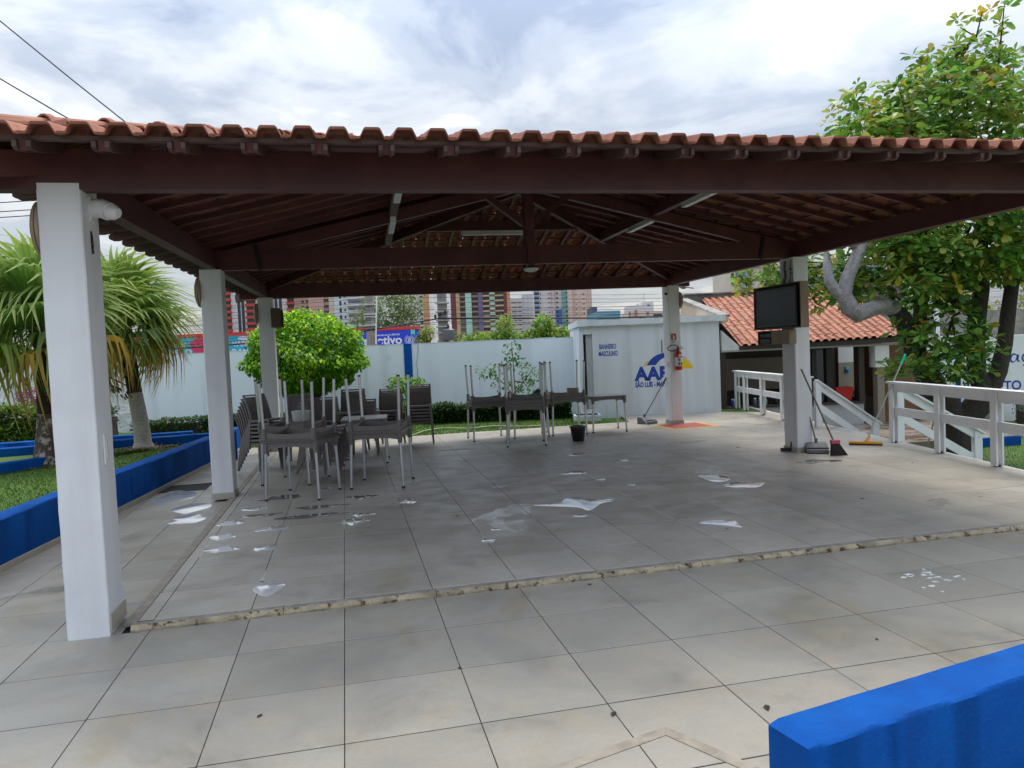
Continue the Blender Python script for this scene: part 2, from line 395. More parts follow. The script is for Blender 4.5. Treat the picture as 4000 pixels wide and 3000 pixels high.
g_ = MB().box(-600, 600, -300, 1500, -1.2, -0.86); o = g_.build('ground', M_soil); tag(o, kind='structure')
o = MB().box(-30, 6.0, -12, 17.0, -0.85, -0.012).build('pavement_bed', M_dark); tag(o, kind='structure')
o = MB().box(-30, 6.0, 13.9, 19.62, -0.85, -0.008).build('back_lawn', M_grass); tag(o, kind='structure')
o = MB().box(6.05, 30, -12, 30, -0.86, -0.75).build('lower_lawn', M_grass); tag(o, kind='structure')
o = MB().box(6.0, 6.10, 5.0, 19.0, -0.8, 0.030).build('terrace_edge', M_lwall); tag(o, kind='structure')

def clip_poly(poly, cl):
    out = list(poly)
    for i in range(len(cl)):
        a, b_ = cl[i], cl[(i + 1) % len(cl)]
        def ins(p): return (b_[0] - a[0]) * (p[1] - a[1]) - (b_[1] - a[1]) * (p[0] - a[0]) >= -1e-9
        res = []
        for k in range(len(out)):
            p, q = out[k], out[(k + 1) % len(out)]
            ip, iq = ins(p), ins(q)
            if ip: res.append(p)
            if ip != iq:
                d1 = (b_[0] - a[0]) * (p[1] - a[1]) - (b_[1] - a[1]) * (p[0] - a[0]); d2 = (b_[0] - a[0]) * (q[1] - a[1]) - (b_[1] - a[1]) * (q[0] - a[0])
                t = d1 / (d1 - d2); res.append((p[0] + (q[0] - p[0]) * t, p[1] + (q[1] - p[1]) * t))
        out = res
        if len(out) < 3: return []
    return out
def area(p): return abs(sum(p[i][0] * p[(i + 1) % len(p)][1] - p[(i + 1) % len(p)][0] * p[i][1] for i in range(len(p)))) / 2
GAP = 0.0040
def tile_mesh(poly, name):
    """one floor tile: recessed joints all round and a small bevel"""
    cx_ = sum(p[0] for p in poly) / len(poly); cy_ = sum(p[1] for p in poly) / len(poly); n = len(poly); b = .0022
    def inset(d): 
        r_ = []
        for p in poly:
            v = Vector((p[0] - cx_, p[1] - cy_)); L_ = v.length; v = v * max(0.1, (L_ - d * 1.414) / L_) if L_ > 1e-6 else v
            r_.append((v.x, v.y))
        return r_
    a = inset(0); c = inset(b)
    vs = [(x, y, -.012) for x, y in a] + [(x, y, -b) for x, y in a] + [(x, y, 0) for x, y in c]
    fs = [[i, (i + 1) % n, n + (i + 1) % n, n + i] for i in range(n)] + [[n + i, n + (i + 1) % n, 2 * n + (i + 1) % n, 2 * n + i] for i in range(n)] + [list(range(2 * n, 3 * n))]
    me = bpy.data.meshes.new(name); me.from_pydata(vs, [], fs); me.polygons.foreach_set('material_index', [1] * n + [0] * (n + 1)); me.update()
    return me, (cx_, cy_)
def lay_tiles(parent, regions, ox, oy, z, material, irange, jrange, limit):
    """tiles of a grid, cut to the regions; the nearest get objects of their own, the rest one mesh"""
    full = None; pieces = []
    for i in range(*irange):
        for j in range(*jrange):
            x0, y0 = ox + i * TS, oy + j * TS; h = GAP / 2; v_ = GAP
            sq = [(x0 + h, y0 + v_), (x0 + TS - h, y0 + v_), (x0 + TS - h, y0 + TS - v_), (x0 + h, y0 + TS - v_)]
            for rg in regions:
                c = clip_poly(sq, rg)
                if len(c) >= 3 and area(c) > .004:
                    s = P2S(x0 + TS / 2, y0 + TS / 2)
                    pieces.append((s.length if s.y > 0 else 99 + s.length, c, abs(area(c) - (TS - GAP) * (TS - 2 * GAP)) < 1e-5))
    pieces.sort(key=lambda q: q[0])
    rest = MB()
    for k, (d, c, isfull) in enumerate(pieces):
        if k < limit:
            if isfull:
                cx_ = sum(p[0] for p in c) / 4; cy_ = sum(p[1] for p in c) / 4
                if full is None: full, _ = tile_mesh([(p[0] - cx_, p[1] - cy_) for p in c], 'floor_tile'); full.materials.append(material); full.materials.append(M_grout)
                me = full
            else:
                me, (cx_, cy_) = tile_mesh(c, 'cut_tile'); me.materials.append(material); me.materials.append(M_grout)
            o = link('floor_tile', me, parent, (cx_, cy_, z + random.uniform(-.0004, .0004)))
        else:
            me, (cx_, cy_) = tile_mesh(c, 'tmp')
            rest.add([(v.co.x + cx_, v.co.y + cy_, v.co.z + z) for v in me.vertices], [list(p.vertices) for p in me.polygons]); bpy.data.meshes.remove(me)
    if rest.v: tag(rest.build('floor_tiles', material, parent, fix=False), kind='stuff')
def halfx(sx):   # pavilion-frame line of constant site x
    a = S2P(sx, 4.0); b_ = S2P(sx, 18.0); return a, b_
ea, eb = halfx(6.04)
t_ = -ea[1] / (eb[1] - ea[1]); e0 = (ea[0] + (eb[0] - ea[0]) * t_, 0.072)
t2 = (10.3 - ea[1]) / (eb[1] - ea[1]); e1 = (ea[0] + (eb[0] - ea[0]) * t2, 10.3)
deck = struct('deck', (PX, PY, 0), PYAW)
deck_regs = [[(-1.34, .072), e0, e1, (-1.335, 10.3)], [(6.2, 10.3), e1, (8.93, 11.17), (6.55, 11.7)]]
lay_tiles(deck, deck_regs, -20 * TS, .092 - 20 * TS, DZ, M_floor, (0, 60), (18, 45), 300)
o = MB().prism([(-1.335, .02), (e0[0], .02), e1, (-1.335, 10.3)], -.02, DZ - .008).build('deck_bed', M_dark, deck); tag(o, kind='structure')
o = MB().prism([(6.2, 10.2), (e1[0], 10.3), (8.93, 11.17), (6.55, 11.7)], -.02, DZ - .0085).build('deck_bed', M_dark, deck); tag(o, kind='structure')
# weathered kerb along the step, in lengths of about a metre
x = -1.36
while x < e0[0] + .2:
    L_ = random.uniform(.92, 1.08); kb = MB()
    n_ = 26; rows = []
    for k in range(n_ + 1):
        xx = x + .002 + (L_ - .004) * k / n_; j = lambda s_: random.uniform(-s_, s_)
        rows.append([(xx, -.014 + j(.003), -.008), (xx, -.016 + j(.004), .012 + j(.003)), (xx, -.006 + j(.004), .028 + j(.003)), (xx, .012 + j(.003), .0375 + j(.0012)), (xx, .070, .0365), (xx, .070, -.008)])
    vs = [p for r_ in rows for p in r_]; fs = [[k * 6 + a, (k + 1) * 6 + a, (k + 1) * 6 + (a + 1) % 6, k * 6 + (a + 1) % 6] for k in range(n_) for a in range(6)]
    kb.add(vs, fs + [[0, 1, 2, 3, 4, 5], [n_ * 6 + a for a in (5, 4, 3, 2, 1, 0)]]); kb.mi = [1 if (q < len(fs) and q % 6 == 3) else 0 for q in range(len(kb.f))]; kb.build('kerb_piece', [M_kerb, M_mortar], deck, smooth=25)
    x += L_
o = MB().bar((-1.375, .06, .028), (-1.345, 10.3, .028), .075, .026).build('edge_strip', M_strip, deck)
pave = struct('pavement', (PX, PY, 0), PYAW)
AP = (1.41, -2.15); dl = Vector((.83 - 1.41, -2.31 + 2.15)).normalized(); dr = Vector((1.63 - 1.41, -2.56 + 2.15)).normalized()
regs = [[(-9, -5.0), (8.6, -5.0), (8.6, -.016), (-9, -.016)], [(-9, -.016), (-1.412, -.016), (-1.412, 10.4), (-9, 10.4)]]
plo = lambda y: -3.115 + .111 * y        # outer face of the planter wall
regs[1] = [(plo(-.016) - .05, -.016), (-1.412, -.016), (-1.37, 10.4), (plo(10.4) - .05, 10.4)]
regs[0] = [(plo(-5) - .05, -5.0), (8.6, -5.0), (8.6, -.016), (plo(-.016) - .05, -.016)]
lay_tiles(pave, regs, -16 * TS, -16 * TS, 0.0, M_pave, (0, 60), (0, 40), 295)
# inlaid stone border near the camera
for a, d_, L_ in ((AP, dl, 2.4), (AP, dr, 1.6)):
    q = 0.0
    while q < L_:
        s_ = min(.62, L_ - q); nrm = Vector((-d_.y, d_.x)); nrm = nrm if nrm.y < 0 else -nrm
        p0 = Vector(a) + d_ * (q + .002); p1 = Vector(a) + d_ * (q + s_ - .002)
        w0 = .058
        m0 = p0 + nrm * w0 + d_ * (.045 if q == 0 and a is AP else 0); m1 = p1 + nrm * w0
        MB().prism([tuple(p0), tuple(p1), tuple(m1), tuple(m0)], -.01, .0035).build('border_strip', M_strip, pave); q += s_

# left after washing: thin white films of soap suds and some clear water, ragged edges
def puddle(parent, pts, z, thick=.0015):
    c = Vector((sum(p[0] for p in pts) / len(pts), sum(p[1] for p in pts) / len(pts))); n = len(pts)
    vs = [(c.x, c.y, z + thick)] + [(c.x + (p[0] - c.x) * .95, c.y + (p[1] - c.y) * .95, z + thick) for p in pts] + [(p[0], p[1], z + .0003) for p in pts]
    fs = [[0, 1 + i, 1 + (i + 1) % n] for i in range(n)] + [[1 + i, 1 + n + i, 1 + n + (i + 1) % n, 1 + (i + 1) % n] for i in range(n)]
    o = MB().add(vs, fs).build('puddle', M_puddle, parent, smooth=60); return o
def subdiv(poly, it=3):
    p = [Vector(q) for q in poly]
    for _ in range(it):
        q = []
        for i in range(len(p)):
            a, b_ = p[i], p[(i + 1) % len(p)]; q += [a * .75 + b_ * .25, a * .25 + b_ * .75]
        p = q
    return [(v.x, v.y) for v in p]
star = [(1.93, 2.60), (2.19, 2.53), (2.36, 2.62), (2.42, 2.80), (2.58, 2.76), (2.66, 2.60), (2.98, 2.53), (2.82, 2.46), (2.90, 2.40), (2.70, 2.36), (2.62, 2.22), (2.45, 2.02), (2.44, 2.26), (2.19, 2.40)]
PUD = [subdiv(star, 3),
       subdiv([(3.20, 1.10), (3.32, 1.22), (3.62, 1.14), (3.55, .98), (3.52, .80), (3.38, .92)], 3)]
def blob(x, y, rx, ry, n=30, jag=.13):
    ph = [random.uniform(0, 6.28) for _ in range(4)]
    return [(x + rx * math.cos(t) * (1 + jag * math.sin(2 * t + ph[0]) + jag * .6 * math.sin(3 * t + ph[1]) + jag * .4 * math.sin(5 * t + ph[2])), y + ry * math.sin(t) * (1 + jag * math.sin(3 * t + ph[3]) + jag * .5 * math.sin(4 * t + ph[0]))) for t in [6.2832 * k / n for k in range(n)]]
for x, y, rx, ry in [(2.31, 1.86, .085, .075), (1.41, 1.64, .055, .06), (1.26, 1.26, .065, .075), (3.2, 3.72, .055, .07), (3.05, 4.35, .17, .11), (4.05, 5.1, .07, .10), (3.4, 3.2, .05, .06),
                     (.10, 2.55, .13, .16), (-.70, 2.56, .15, .12), (-.70, 1.78, .12, .11), (-1.02, 3.7, .14, .10), (-1.16, 3.02, .14, .13), (-1.16, 2.40, .13, .13), (-1.08, 1.88, .15, .11),
                     (-.55, .52, .10, .16), (4.5, 3.2, .17, .26), (4.6, 2.65, .24, .18), (.72, 3.36, .09, .14), (.2, 2.85, .12, .10), (3.6, 6.0, .16, .10)]:
    PUD.append(blob(x, y, rx, ry))
for p in PUD: puddle(deck, p, DZ)
m = bpy.data.materials.new('clear_water'); m.use_nodes = True; b = m.node_tree.nodes['Principled BSDF']
b.inputs['Base Color'].default_value = (.19, .18, .16, 1); b.inputs['Roughness'].default_value = .05; b.inputs['IOR'].default_value = 1.33; b.inputs['Specular IOR Level'].default_value = .9
M_puddle, _keep = m, M_puddle
for x, y, rx, ry in [(-.30, 3.02, .42, .10), (-.75, 4.3, .26, .16), (-.25, 3.5, .30, .10), (-.9, 3.3, .22, .09), (.22, 3.9, .18, .12), (4.6, 7.2, .35, .12), (5.7, 6.5, .4, .14), (1.9, 7.6, .3, .1), (6.3, 3.7, .3, .16)]: puddle(deck, blob(x, y, rx, ry, 30, .2), DZ, .0012)
M_puddle = _keep
# soap dried along the joints round the puddles
M_soap = mat('dried_soap', (.52, .51, .49), .5)
for ci, cj, l0, l1, l2, l3 in [(4, 4, .55, .35, .2, .45), (5, 2, .45, .3, .25, .8), (7, 5, .5, .3, .3, .35), (2, 2, .12, .14, .05, .25), (0, 4, .1, .12, .35, .15), (7, 4, .6, .5, .1, .3), (5, 4, .35, .15, .5, .9), (1, 6, .3, .1, .2, .2), (3, 3, .1, .2, .1, .1), (-2, 3, .2, .15, .3, .4), (-1, 1, .1, .12, .1, .3)]:
    x_, y_ = ci * TS, .092 + cj * TS; mb = MB()
    for (dx, dy, L_) in ((-1, 0, l0), (1, 0, l1), (0, -1, l2), (0, 1, l3)):
        n_ = 8; vs = []
        for k in range(n_ + 1):
            q = L_ * k / n_; hw = (.013 * (1 - k / n_) + .002) * random.uniform(.6, 1.4)
            for s_ in (-1, 1): vs.append((x_ + dx * q + dy * hw * s_, y_ + dy * q + dx * hw * s_, DZ + .0012))
        mb.add(vs, [(2 * k, 2 * k + 1, 2 * k + 3, 2 * k + 2) for k in range(n_)])
    tag(mb.build('soap_residue', M_soap, deck), kind='stuff')
mb = MB()
for k in range(26):
    a = blob(4.05 + random.gauss(0, .12), -.82 + random.gauss(0, .12), random.uniform(.006, .03), random.uniform(.006, .022), 9, .35); mb.prism(a, 0.0003, .0015)
tag(mb.build('paint_splash', MATS['white_label'], pave), kind='stuff')
for x, y, rx, ry in [(-1.72, 3.6, .2, .26), (-1.8, 4.3, .2, .3), (-2.2, 5.2, .25, .5)]: puddle(pave, blob(x, y, rx, ry), 0.0)

# grass blades on the lawns: one mass of short blades
def blades(name, pts, h, wd, material, parent=None):
    n = len(pts); pts = np.asarray(pts, float)
    a = rng.uniform(0, 6.283, n); hh = h * rng.uniform(.5, 1.25, n); le = rng.normal(0, .45, (n, 2)) * hh[:, None]
    dx = np.stack([np.cos(a), np.sin(a), np.zeros(n)], 1) * wd * .5
    tip = pts + np.column_stack([le, hh])
    V = np.empty((n, 3, 3)); V[:, 0] = pts - dx; V[:, 1] = pts + dx; V[:, 2] = tip
    return mass(name, V.reshape(-1, 3), np.arange(n * 3).reshape(-1, 3), material, parent)
def mass(name, V, F, material, parent=None, tint=None, smooth=False):
    me = bpy.data.meshes.new(name); nv, nf, k = len(V), len(F), F.shape[1]
    me.vertices.add(nv); me.vertices.foreach_set('co', V.astype(np.float32).ravel())
    me.loops.add(nf * k); me.loops.foreach_set('vertex_index', F.astype(np.int32).ravel())
    me.polygons.add(nf); me.polygons.foreach_set('loop_start', (np.arange(nf) * k).astype(np.int32))
    me.update(calc_edges=True); me.validate()
    if tint is not None:
        at = me.color_attributes.new('tint', 'FLOAT_COLOR', 'POINT'); at.data.foreach_set('color', np.column_stack([tint, np.ones(len(tint))]).astype(np.float32).ravel())
    me.materials.append(material)
    if smooth: me.polygons.foreach_set('use_smooth', [True] * nf)
    return link(name, me, parent)
# ================================================================== THE PAVILION
def W(x, y, z): return Vector((x + .031 * y, y, z + .005 * x + .006 * y))
def PW(x, y, z): return P2S(*W(x, y, z))
pav = thing('pavilion', 'open pavilion with white columns, dark timber beams and a hipped clay tile roof', 'pavilion', (PX, PY, 0), PYAW)
COLS = [(-1.72, -1.47, -.04, .29, 0.0), (-1.60, -1.35, 4.57, 4.89, DZ), (-1.44, -1.17, 9.3, 9.61, DZ),
        (6.40, 6.65, -.04, .29, 0.0), (6.57, 6.82, 4.55, 4.88, DZ), (6.78, 7.03, 9.3, 9.61, DZ)]
for i, (x0, x1, y0, y1, zb) in enumerate(COLS):
    zt_ = 2.855 + .005 * (x0 + x1) / 2 + .006 * y0 + .006
    if i in (0, 3): zt_ += .03
    # slightly uneven plastered shaft
    mb = MB(); n_ = 24; rings = []
    pts2 = []
    b_ = .008
    for a, c in ((x0 + b_, y0), (x1 - b_, y0), (x1, y0 + b_), (x1, y1 - b_), (x1 - b_, y1), (x0 + b_, y1), (x0, y1 - b_), (x0, y0 + b_)): pts2.append((a, c))
    for k in range(n_ + 1):
        z_ = zb - .01 + (zt_ - zb + .01) * k / n_; j = lambda: random.uniform(-.0016, .0016)
        rings.append([(a + j(), c + j(), z_) for a, c in pts2])
    mb.add([p for r_ in rings for p in r_], [[k * 8 + a, k * 8 + (a + 1) % 8, (k + 1) * 8 + (a + 1) % 8, (k + 1) * 8 + a] for k in range(n_) for a in range(8)] + [[n_ * 8 + a for a in range(8)]])
    mb.build('column', M_white, pav, smooth=30)
    t_ = .011
    bb = MB()
    if i in (0, 3):
        bb.box(x1 + .001, x1 + t_, y0 + .01, y1 + t_, DZ - .005, DZ + .10); bb.box(x0 - t_, x1 + .001, y1 + .001, y1 + t_, DZ - .005, DZ + .10)
    else:
        bb.box(x0 - t_, x1 + t_, y0 - t_, y0 - .001, DZ, DZ + .07); bb.box(x0 - t_, x1 + t_, y1 + .001, y1 + t_, DZ, DZ + .07)
        bb.box(x0 - t_, x0 - .001, y0 - .001, y1 + .001, DZ, DZ + .07); bb.box(x1 + .001, x1 + t_, y0 - .001, y1 + .001, DZ, DZ + .07)
    bb.build('baseboard', M_base, pav)
XL, XR, YF, YB = -2.2, 7.17, -.5, 9.98
SL = .235
def zt(d): return 3.05 + SL * d
def rb(p0, p1, wd, ht, name='beam', material=None, up=(0, 0, 1), top=.5):
    mb = MB().bar(W(*p0), W(*p1), wd, ht, up, top)
    return mb.build(name, material or M_wood, pav)
BZ = 2.85; BH = .25
rb((-2.05, .02, BZ), (7.02, .02, BZ), .115, BH, top=1.0)
rb((-1.54, 4.70, BZ + .008), (6.50, 4.70, BZ + .008), .10, BH, top=1.0)
rb((-2.05, 9.44, BZ - .004), (7.02, 9.44, BZ - .004), .115, BH, top=1.0)
for x_ in (-1.60, 6.55):
    rb((x_, .08, BZ + .012), (x_, 9.38, BZ + .012), .12, BH - .03, top=1.0)
# truss over the middle columns
bx_ = lambda x: 3.335 + SL * (x - .2)
XC = 2.485
rb((-1.5, 4.70, bx_(-1.5) + .077), (XC - .02, 4.70, bx_(XC - .02) + .077), .085, .154, 'truss_rafter')
rb((6.47, 4.70, bx_(-1.5) + .077), (XC + .02, 4.70, bx_(XC - .02) + .077), .085, .154, 'truss_rafter')
o = MB().bar(W(XC, 4.695, 3.075), W(XC, 4.695, 4.02), .13, .13, (0, 1, 0)).bar(W(XC, 4.65, 2.80), W(XC, 4.65, 3.10), .072, .05, (0, 1, 0)).build('king_post', M_wood, pav)
for s_ in (-1, 1):
    rb((XC + s_ * .06, 4.70, 3.40), (XC + s_ * .60, 4.70, 3.80), .08, .10, 'strut', up=(0, 1, 0))
for x_ in (-1.02, 5.95):   # iron straps round the truss feet
    rb((x_, 4.638, BZ + .0), (x_ - .06 * (1 if x_ < 0 else -1), 4.638, BZ + .32), .055, .012, 'iron_strap', M_black, up=(0, 1, 0))
# purlins
for x_ in (XL + 2.85, XR - 2.85): rb((x_, YF + 2.95, zt(2.85) - .085), (x_, YB - 2.95, zt(2.85) - .085), .10, .15, 'purlin', top=0.0)
for y_ in (YF + 3.4, YB - 3.4): rb((XL + 3.45, y_, zt(3.4) - .085), (XR - 3.45, y_, zt(3.4) - .085), .10, .15, 'purlin', top=0.0)
RD = (XR - XL) / 2
A1, A2 = (XC, YF + RD), (XC, YB - RD)
for (ex, ey), (ax, ay) in (((XL, YF), A1), ((XR, YF), A1), ((XL, YB), A2), ((XR, YB), A2)):
    rb((ex, ey, zt(0) - .075), (ax, ay, zt(RD) - .075), .075, .15, 'hip_rafter', top=0.0)
rb((XC, A1[1], zt(RD) - .07), (XC, A2[1], zt(RD) - .07), .07, .15, 'ridge_beam', top=0.0)

# the four slopes: (origin of the eave, along the eave, up the slope, length)
SLOPES = [((XL, YF), (1, 0), (0, 1), XR - XL), ((XR, YF), (0, 1), (-1, 0), YB - YF), ((XR, YB), (-1, 0), (0, -1), XR - XL), ((XL, YB), (0, -1), (1, 0), YB - YF)]
TP, TC = .202, .345          # tile pitch along the eave and course depth up the slope
slr = math.atan(SL)
def sp_(sl, s, d, z=0.0):
    (ox, oy), a, u_, L_ = sl
    return (ox + a[0] * s + u_[0] * d, oy + a[1] * s + u_[1] * d, zt(d) + z)
# tail board: profile in (d, z), sawn to a curve
tail = [(-.01, -.022), (-.01, -.058), (.008, -.074), (.05, -.084), (.16, -.088), (.50, -.088), (.50, -.022)]
for k, sl in enumerate(SLOPES):
    L_ = sl[3]; s = .20
    while s < L_ - .1:
        dm = min(s, L_ - s, RD) - .03
        if dm > .15:
            mb = MB().bar(W(*sp_(sl, s, .02, -.05)), W(*sp_(sl, s, dm, -.05)), .045, .06, (0, 0, 1)); mb.build('rafter', M_wood, pav)
            if dm > .45:
                for sg in (-1, 1):
                    mb = MB(); vs = []
                    for off in (sg * .024, sg * .048):
                        for d, z in tail: vs.append(W(*sp_(sl, s + off, d, z)))
                    n_ = len(tail); mb.add(vs, [list(range(n_)), list(range(2 * n_ - 1, n_ - 1, -1))] + [[i, n_ + i, n_ + (i + 1) % n_, (i + 1) % n_] for i in range(n_)])
                    mb.build('rafter_tail', M_wood2, pav)
        s += .404
    j = 0
    while True:
        d = .035 + j * TC
        if d > RD - .1: break
        mb = MB().bar(W(*sp_(sl, d, d, -.012)), W(*sp_(sl, L_ - d, d, -.012)), .05 if j == 0 else .04, .024 if j == 0 else .016); mb.build('batten', M_wood2 if j == 0 else M_wood, pav); j += 1
# one clay tile: trapezoid hump and flat pan
prof = [(-.006, .013), (.030, .011), (.040, .014), (.062, .056), (.072, .064), (.152, .064), (.163, .056), (.186, .010), (.222, .006)]
def tile_verts(th=.014, ln=.43):
    vs = []
    for y_, sc in ((0, 1.0), (ln, .97)):
        for x_, z_ in prof: vs.append(((x_ - .1) * sc + .1, y_, z_ * sc + (0.009 if y_ == 0 else -.004)))
        for x_, z_ in prof[::-1]: vs.append(((x_ - .1) * sc + .1, y_, z_ * sc - th + (0.009 if y_ == 0 else -.004)))
    n_ = 2 * len(prof); m_ = len(prof)
    fs = [[i, i + 1, n_ + i + 1, n_ + i] for i in range(m_ - 1)] + [[m_ + i, m_ + i + 1, n_ + m_ + i + 1, n_ + m_ + i] for i in range(m_ - 1)]
    fs += [[0, n_, 2 * n_ - 1, n_ - 1], [m_ - 1, m_, n_ + m_, n_ + m_ - 1]]
    for b_ in (0, n_): fs += [[b_ + i, b_ + i + 1, b_ + n_ - 2 - i, b_ + n_ - 1 - i] for i in range(m_ - 1)]
    return vs, fs
tv, tf = tile_verts()
tmb = MB().add(tv, tf); import bmesh
tile_me = tmb.mesh('roof_tile'); bm = bmesh.new(); bm.from_mesh(tile_me); bmesh.ops.recalc_face_normals(bm, faces=bm.faces); bm.to_mesh(tile_me); bm.free(); tile_me.materials.append(M_tile)
tvn = np.array([v.co[:] for v in tile_me.vertices]); tfn = [list(p.vertices) for p in tile_me.polygons]
def tile_matrix(sl, s, d):
    a = Vector((*sl[1], 0)); u_ = Vector((sl[2][0] * math.cos(slr), sl[2][1] * math.cos(slr), math.sin(slr))); n_ = a.cross(u_)
    o = W(*sp_(sl, s, d, .004)); aw = (W(*sp_(sl, s + .1, d)) - W(*sp_(sl, s, d))).normalized(); uw = (W(*sp_(sl, s, d + .1)) - W(*sp_(sl, s, d))).normalized()
    uw = (uw - aw * aw.dot(uw)).normalized(); nw = aw.cross(uw)
    m_ = Matrix(((aw.x, uw.x, nw.x, o.x), (aw.y, uw.y, nw.y, o.y), (aw.z, uw.z, nw.z, o.z), (0, 0, 0, 1)))
    return m_ @ Matrix.Rotation(random.uniform(-.012, .012), 4, 'Z') @ Matrix.Translation((random.uniform(-.003, .003), random.uniform(-.008, .008), random.uniform(0, .003)))
allt = []
for k, sl in enumerate(SLOPES):
    L_ = sl[3]; nj = int(RD / TC) + 1
    for j in range(nj):
        d = j * TC - .055
        i = 0
        while i * TP < L_:
            s = i * TP
            dmid = d + .18
            if s + TP > dmid - .03 and s < L_ - dmid + .03 and d < RD - .08:
                c_ = PW(*sp_(sl, s, d)); dist = (c_ - Vector((0, 0, CAM_H))).length
                fr = abs(c_.x) < c_.y * .75
                pr = dist * (1 if fr else 3) * ((.25 if j == 0 else .7 if j == 1 else 6) if k == 0 else 1)
                allt.append((pr, k, s, d))
            i += 1
allt.sort(key=lambda q: q[0])
rv, rf = [], []
for q, (_, k, s, d) in enumerate(allt):
    m_ = tile_matrix(SLOPES[k], s, d)
    if q < 300:
        o = link('roof_tile', tile_me, pav); o.matrix_local = m_
    else:
        b_ = len(rv) * len(tvn); M3 = np.array(m_.to_3x3()); rv.append(tvn @ M3.T + np.array(m_.translation)); rf += [[i + b_ for i in f] for f in tfn]
me = bpy.data.meshes.new('roof_tiles'); me.from_pydata(np.concatenate(rv).tolist(), [], rf); me.materials.append(M_tile_s); me.update()
tag(link('roof_tiles', me, pav), kind='stuff')
# hip and ridge caps
cv = MB()
for y_, r0 in ((0, .108), (.02, .112), (.05, .100), (.42, .086)):
    pass
ring = lambda r0, y_, th: [(r0 * math.cos(t), y_, r0 * math.sin(t) * .85) for t in [math.pi * k / 8 for k in range(9)]] + [((r0 - th) * math.cos(t), y_, (r0 - th) * math.sin(t) * .85) for t in [math.pi * k / 8 for k in range(8, -1, -1)]]
vs = []; yy_ = ((0, .122), (.035, .122), (.05, .104), (.43, .09))
for y_, r0 in yy_: vs += ring(r0, y_, .014)
n_ = 18; fs = [[b_ * n_ + i, b_ * n_ + (i + 1) % n_, (b_ + 1) * n_ + (i + 1) % n_, (b_ + 1) * n_ + i] for b_ in range(3) for i in range(n_)]
for b_ in (0, 3): fs += [[b_ * n_ + i, b_ * n_ + i + 1, b_ * n_ + 16 - i, b_ * n_ + 17 - i] for i in range(8)]
cap0 = MB().add(vs, fs); cap_me = cap0.mesh('ridge_cap'); bm = bmesh.new(); bm.from_mesh(cap_me); bmesh.ops.recalc_face_normals(bm, faces=bm.faces); bm.to_mesh(cap_me); bm.free(); cap_me.materials.append(M_tile)
def caps(p0, p1):
    p0, p1 = W(*p0), W(*p1); d = p1 - p0; L_ = d.length; d.normalize(); sd = d.cross(Vector((0, 0, 1))).normalized(); u_ = sd.cross(d)
    q = 0.0
    while q < L_:
        o = p0 + d * q; ob = link('ridge_cap', cap_me, pav)
        ob.matrix_local = Matrix(((sd.x, d.x, u_.x, o.x), (sd.y, d.y, u_.y, o.y), (sd.z, d.z, u_.z, o.z), (0, 0, 0, 1))); q += .385
for (ex, ey), (ax, ay) in (((XL, YF), A1), ((XR, YF), A1), ((XL, YB), A2), ((XR, YB), A2)):
    caps((ex, ey, zt(0) + .055), (ax, ay, zt(RD) + .045))
caps((XC, A1[1] - .1, zt(RD) + .06), (XC, A2[1] + .1, zt(RD) + .06))

# ---------------------------------------------------------------- fittings on the pavilion
PV = lambda name, label, cat, x, y, z, group=None: thing(name, label, cat, P2S(x, y, z), PYAW, group)
def tube_lamp(a, b_, label):
    a, b_ = PW(*a), PW(*b_); d = (b_ - a).normalized(); t = thing('tube_lamp', label, 'lamp', (a + b_) / 2, 0, 'fluorescent tube lamps under the roof'); c = (a + b_) / 2
    MB().bar(a - c, b_ - c, .07, .03, (0, 0, 1)).build('housing', M_white, t)
    MB().bar(a - c + d * .02 - Vector((0, 0, .03)), b_ - c - d * .02 - Vector((0, 0, .03)), .075, .04, (0, 0, 1)).build('diffuser', mat('lamp_diffuser', (.72, .74, .72), .35) if 'lamp_diffuser' not in MATS else MATS['lamp_diffuser'], t)
zp = zt(2.85) - .25; xl = XL + 2.85; xr = XR - 2.85
tube_lamp((xl, 2.15, zp), (xl, 3.35, zp), 'white tube lamp on the left roof purlin, in front of the truss')
tube_lamp((xl, 4.50, zp), (xl, 5.55, zp), 'white tube lamp on the left roof purlin, behind the truss')
tube_lamp((xr, 2.55, zp), (xr, 3.68, zp), 'white tube lamp on the right roof purlin, in front of the truss')
tube_lamp((xr, 4.72, zp), (xr, 5.70, zp), 'white tube lamp on the right roof purlin, behind the truss')
tube_lamp((1.80, YB - 3.4, zt(3.4) - .25), (2.98, YB - 3.4, zt(3.4) - .25), 'long white tube lamp across the back slope beside the king post')
lp = PW(XC, 4.65, 2.79); t = thing('dome_lamp', 'round white dome lamp hanging under the king post', 'lamp', lp)
MB().lathe([(.03, .012), (.105, .010), (.108, .0)], 24).build('base_ring', M_greypl, t, smooth=40)
MB().lathe([(.106, -.001), (.10, -.016), (.075, -.034), (.04, -.043), (.005, -.045)], 24).build('shade', MATS['lamp_diffuser'], t, smooth=60)
M_tan = mat('tan_board', (.34, .26, .17), .6, var=(.24, .18, .11), vscale=8, vamt=.6)
def disc(x, y, z, sg, label):
    t = PV('wall_disc', label, 'wall fixture', x, y, z, 'round banded discs on the outer sides of the columns')
    r0 = .20
    for k, (d0, d1, ra, rb_, mt) in enumerate(((0.0, .022, .198, .198, M_tan), (.022, .030, .19, .19, M_dark), (.030, .048, .19, .186, M_tan), (.048, .054, .176, .176, M_dark), (.054, .075, .174, .12, M_tan))):
        MB().lathe([(ra, sg * d0), (rb_, sg * d1)], 32, axis='X').build(('disc_ring', 'disc_band', 'disc_ring', 'disc_band', 'disc_face')[k], mt, t, smooth=50)
disc(-1.722, .16, 2.62, -1, 'round tan disc with dark bands on outer side of near left column')
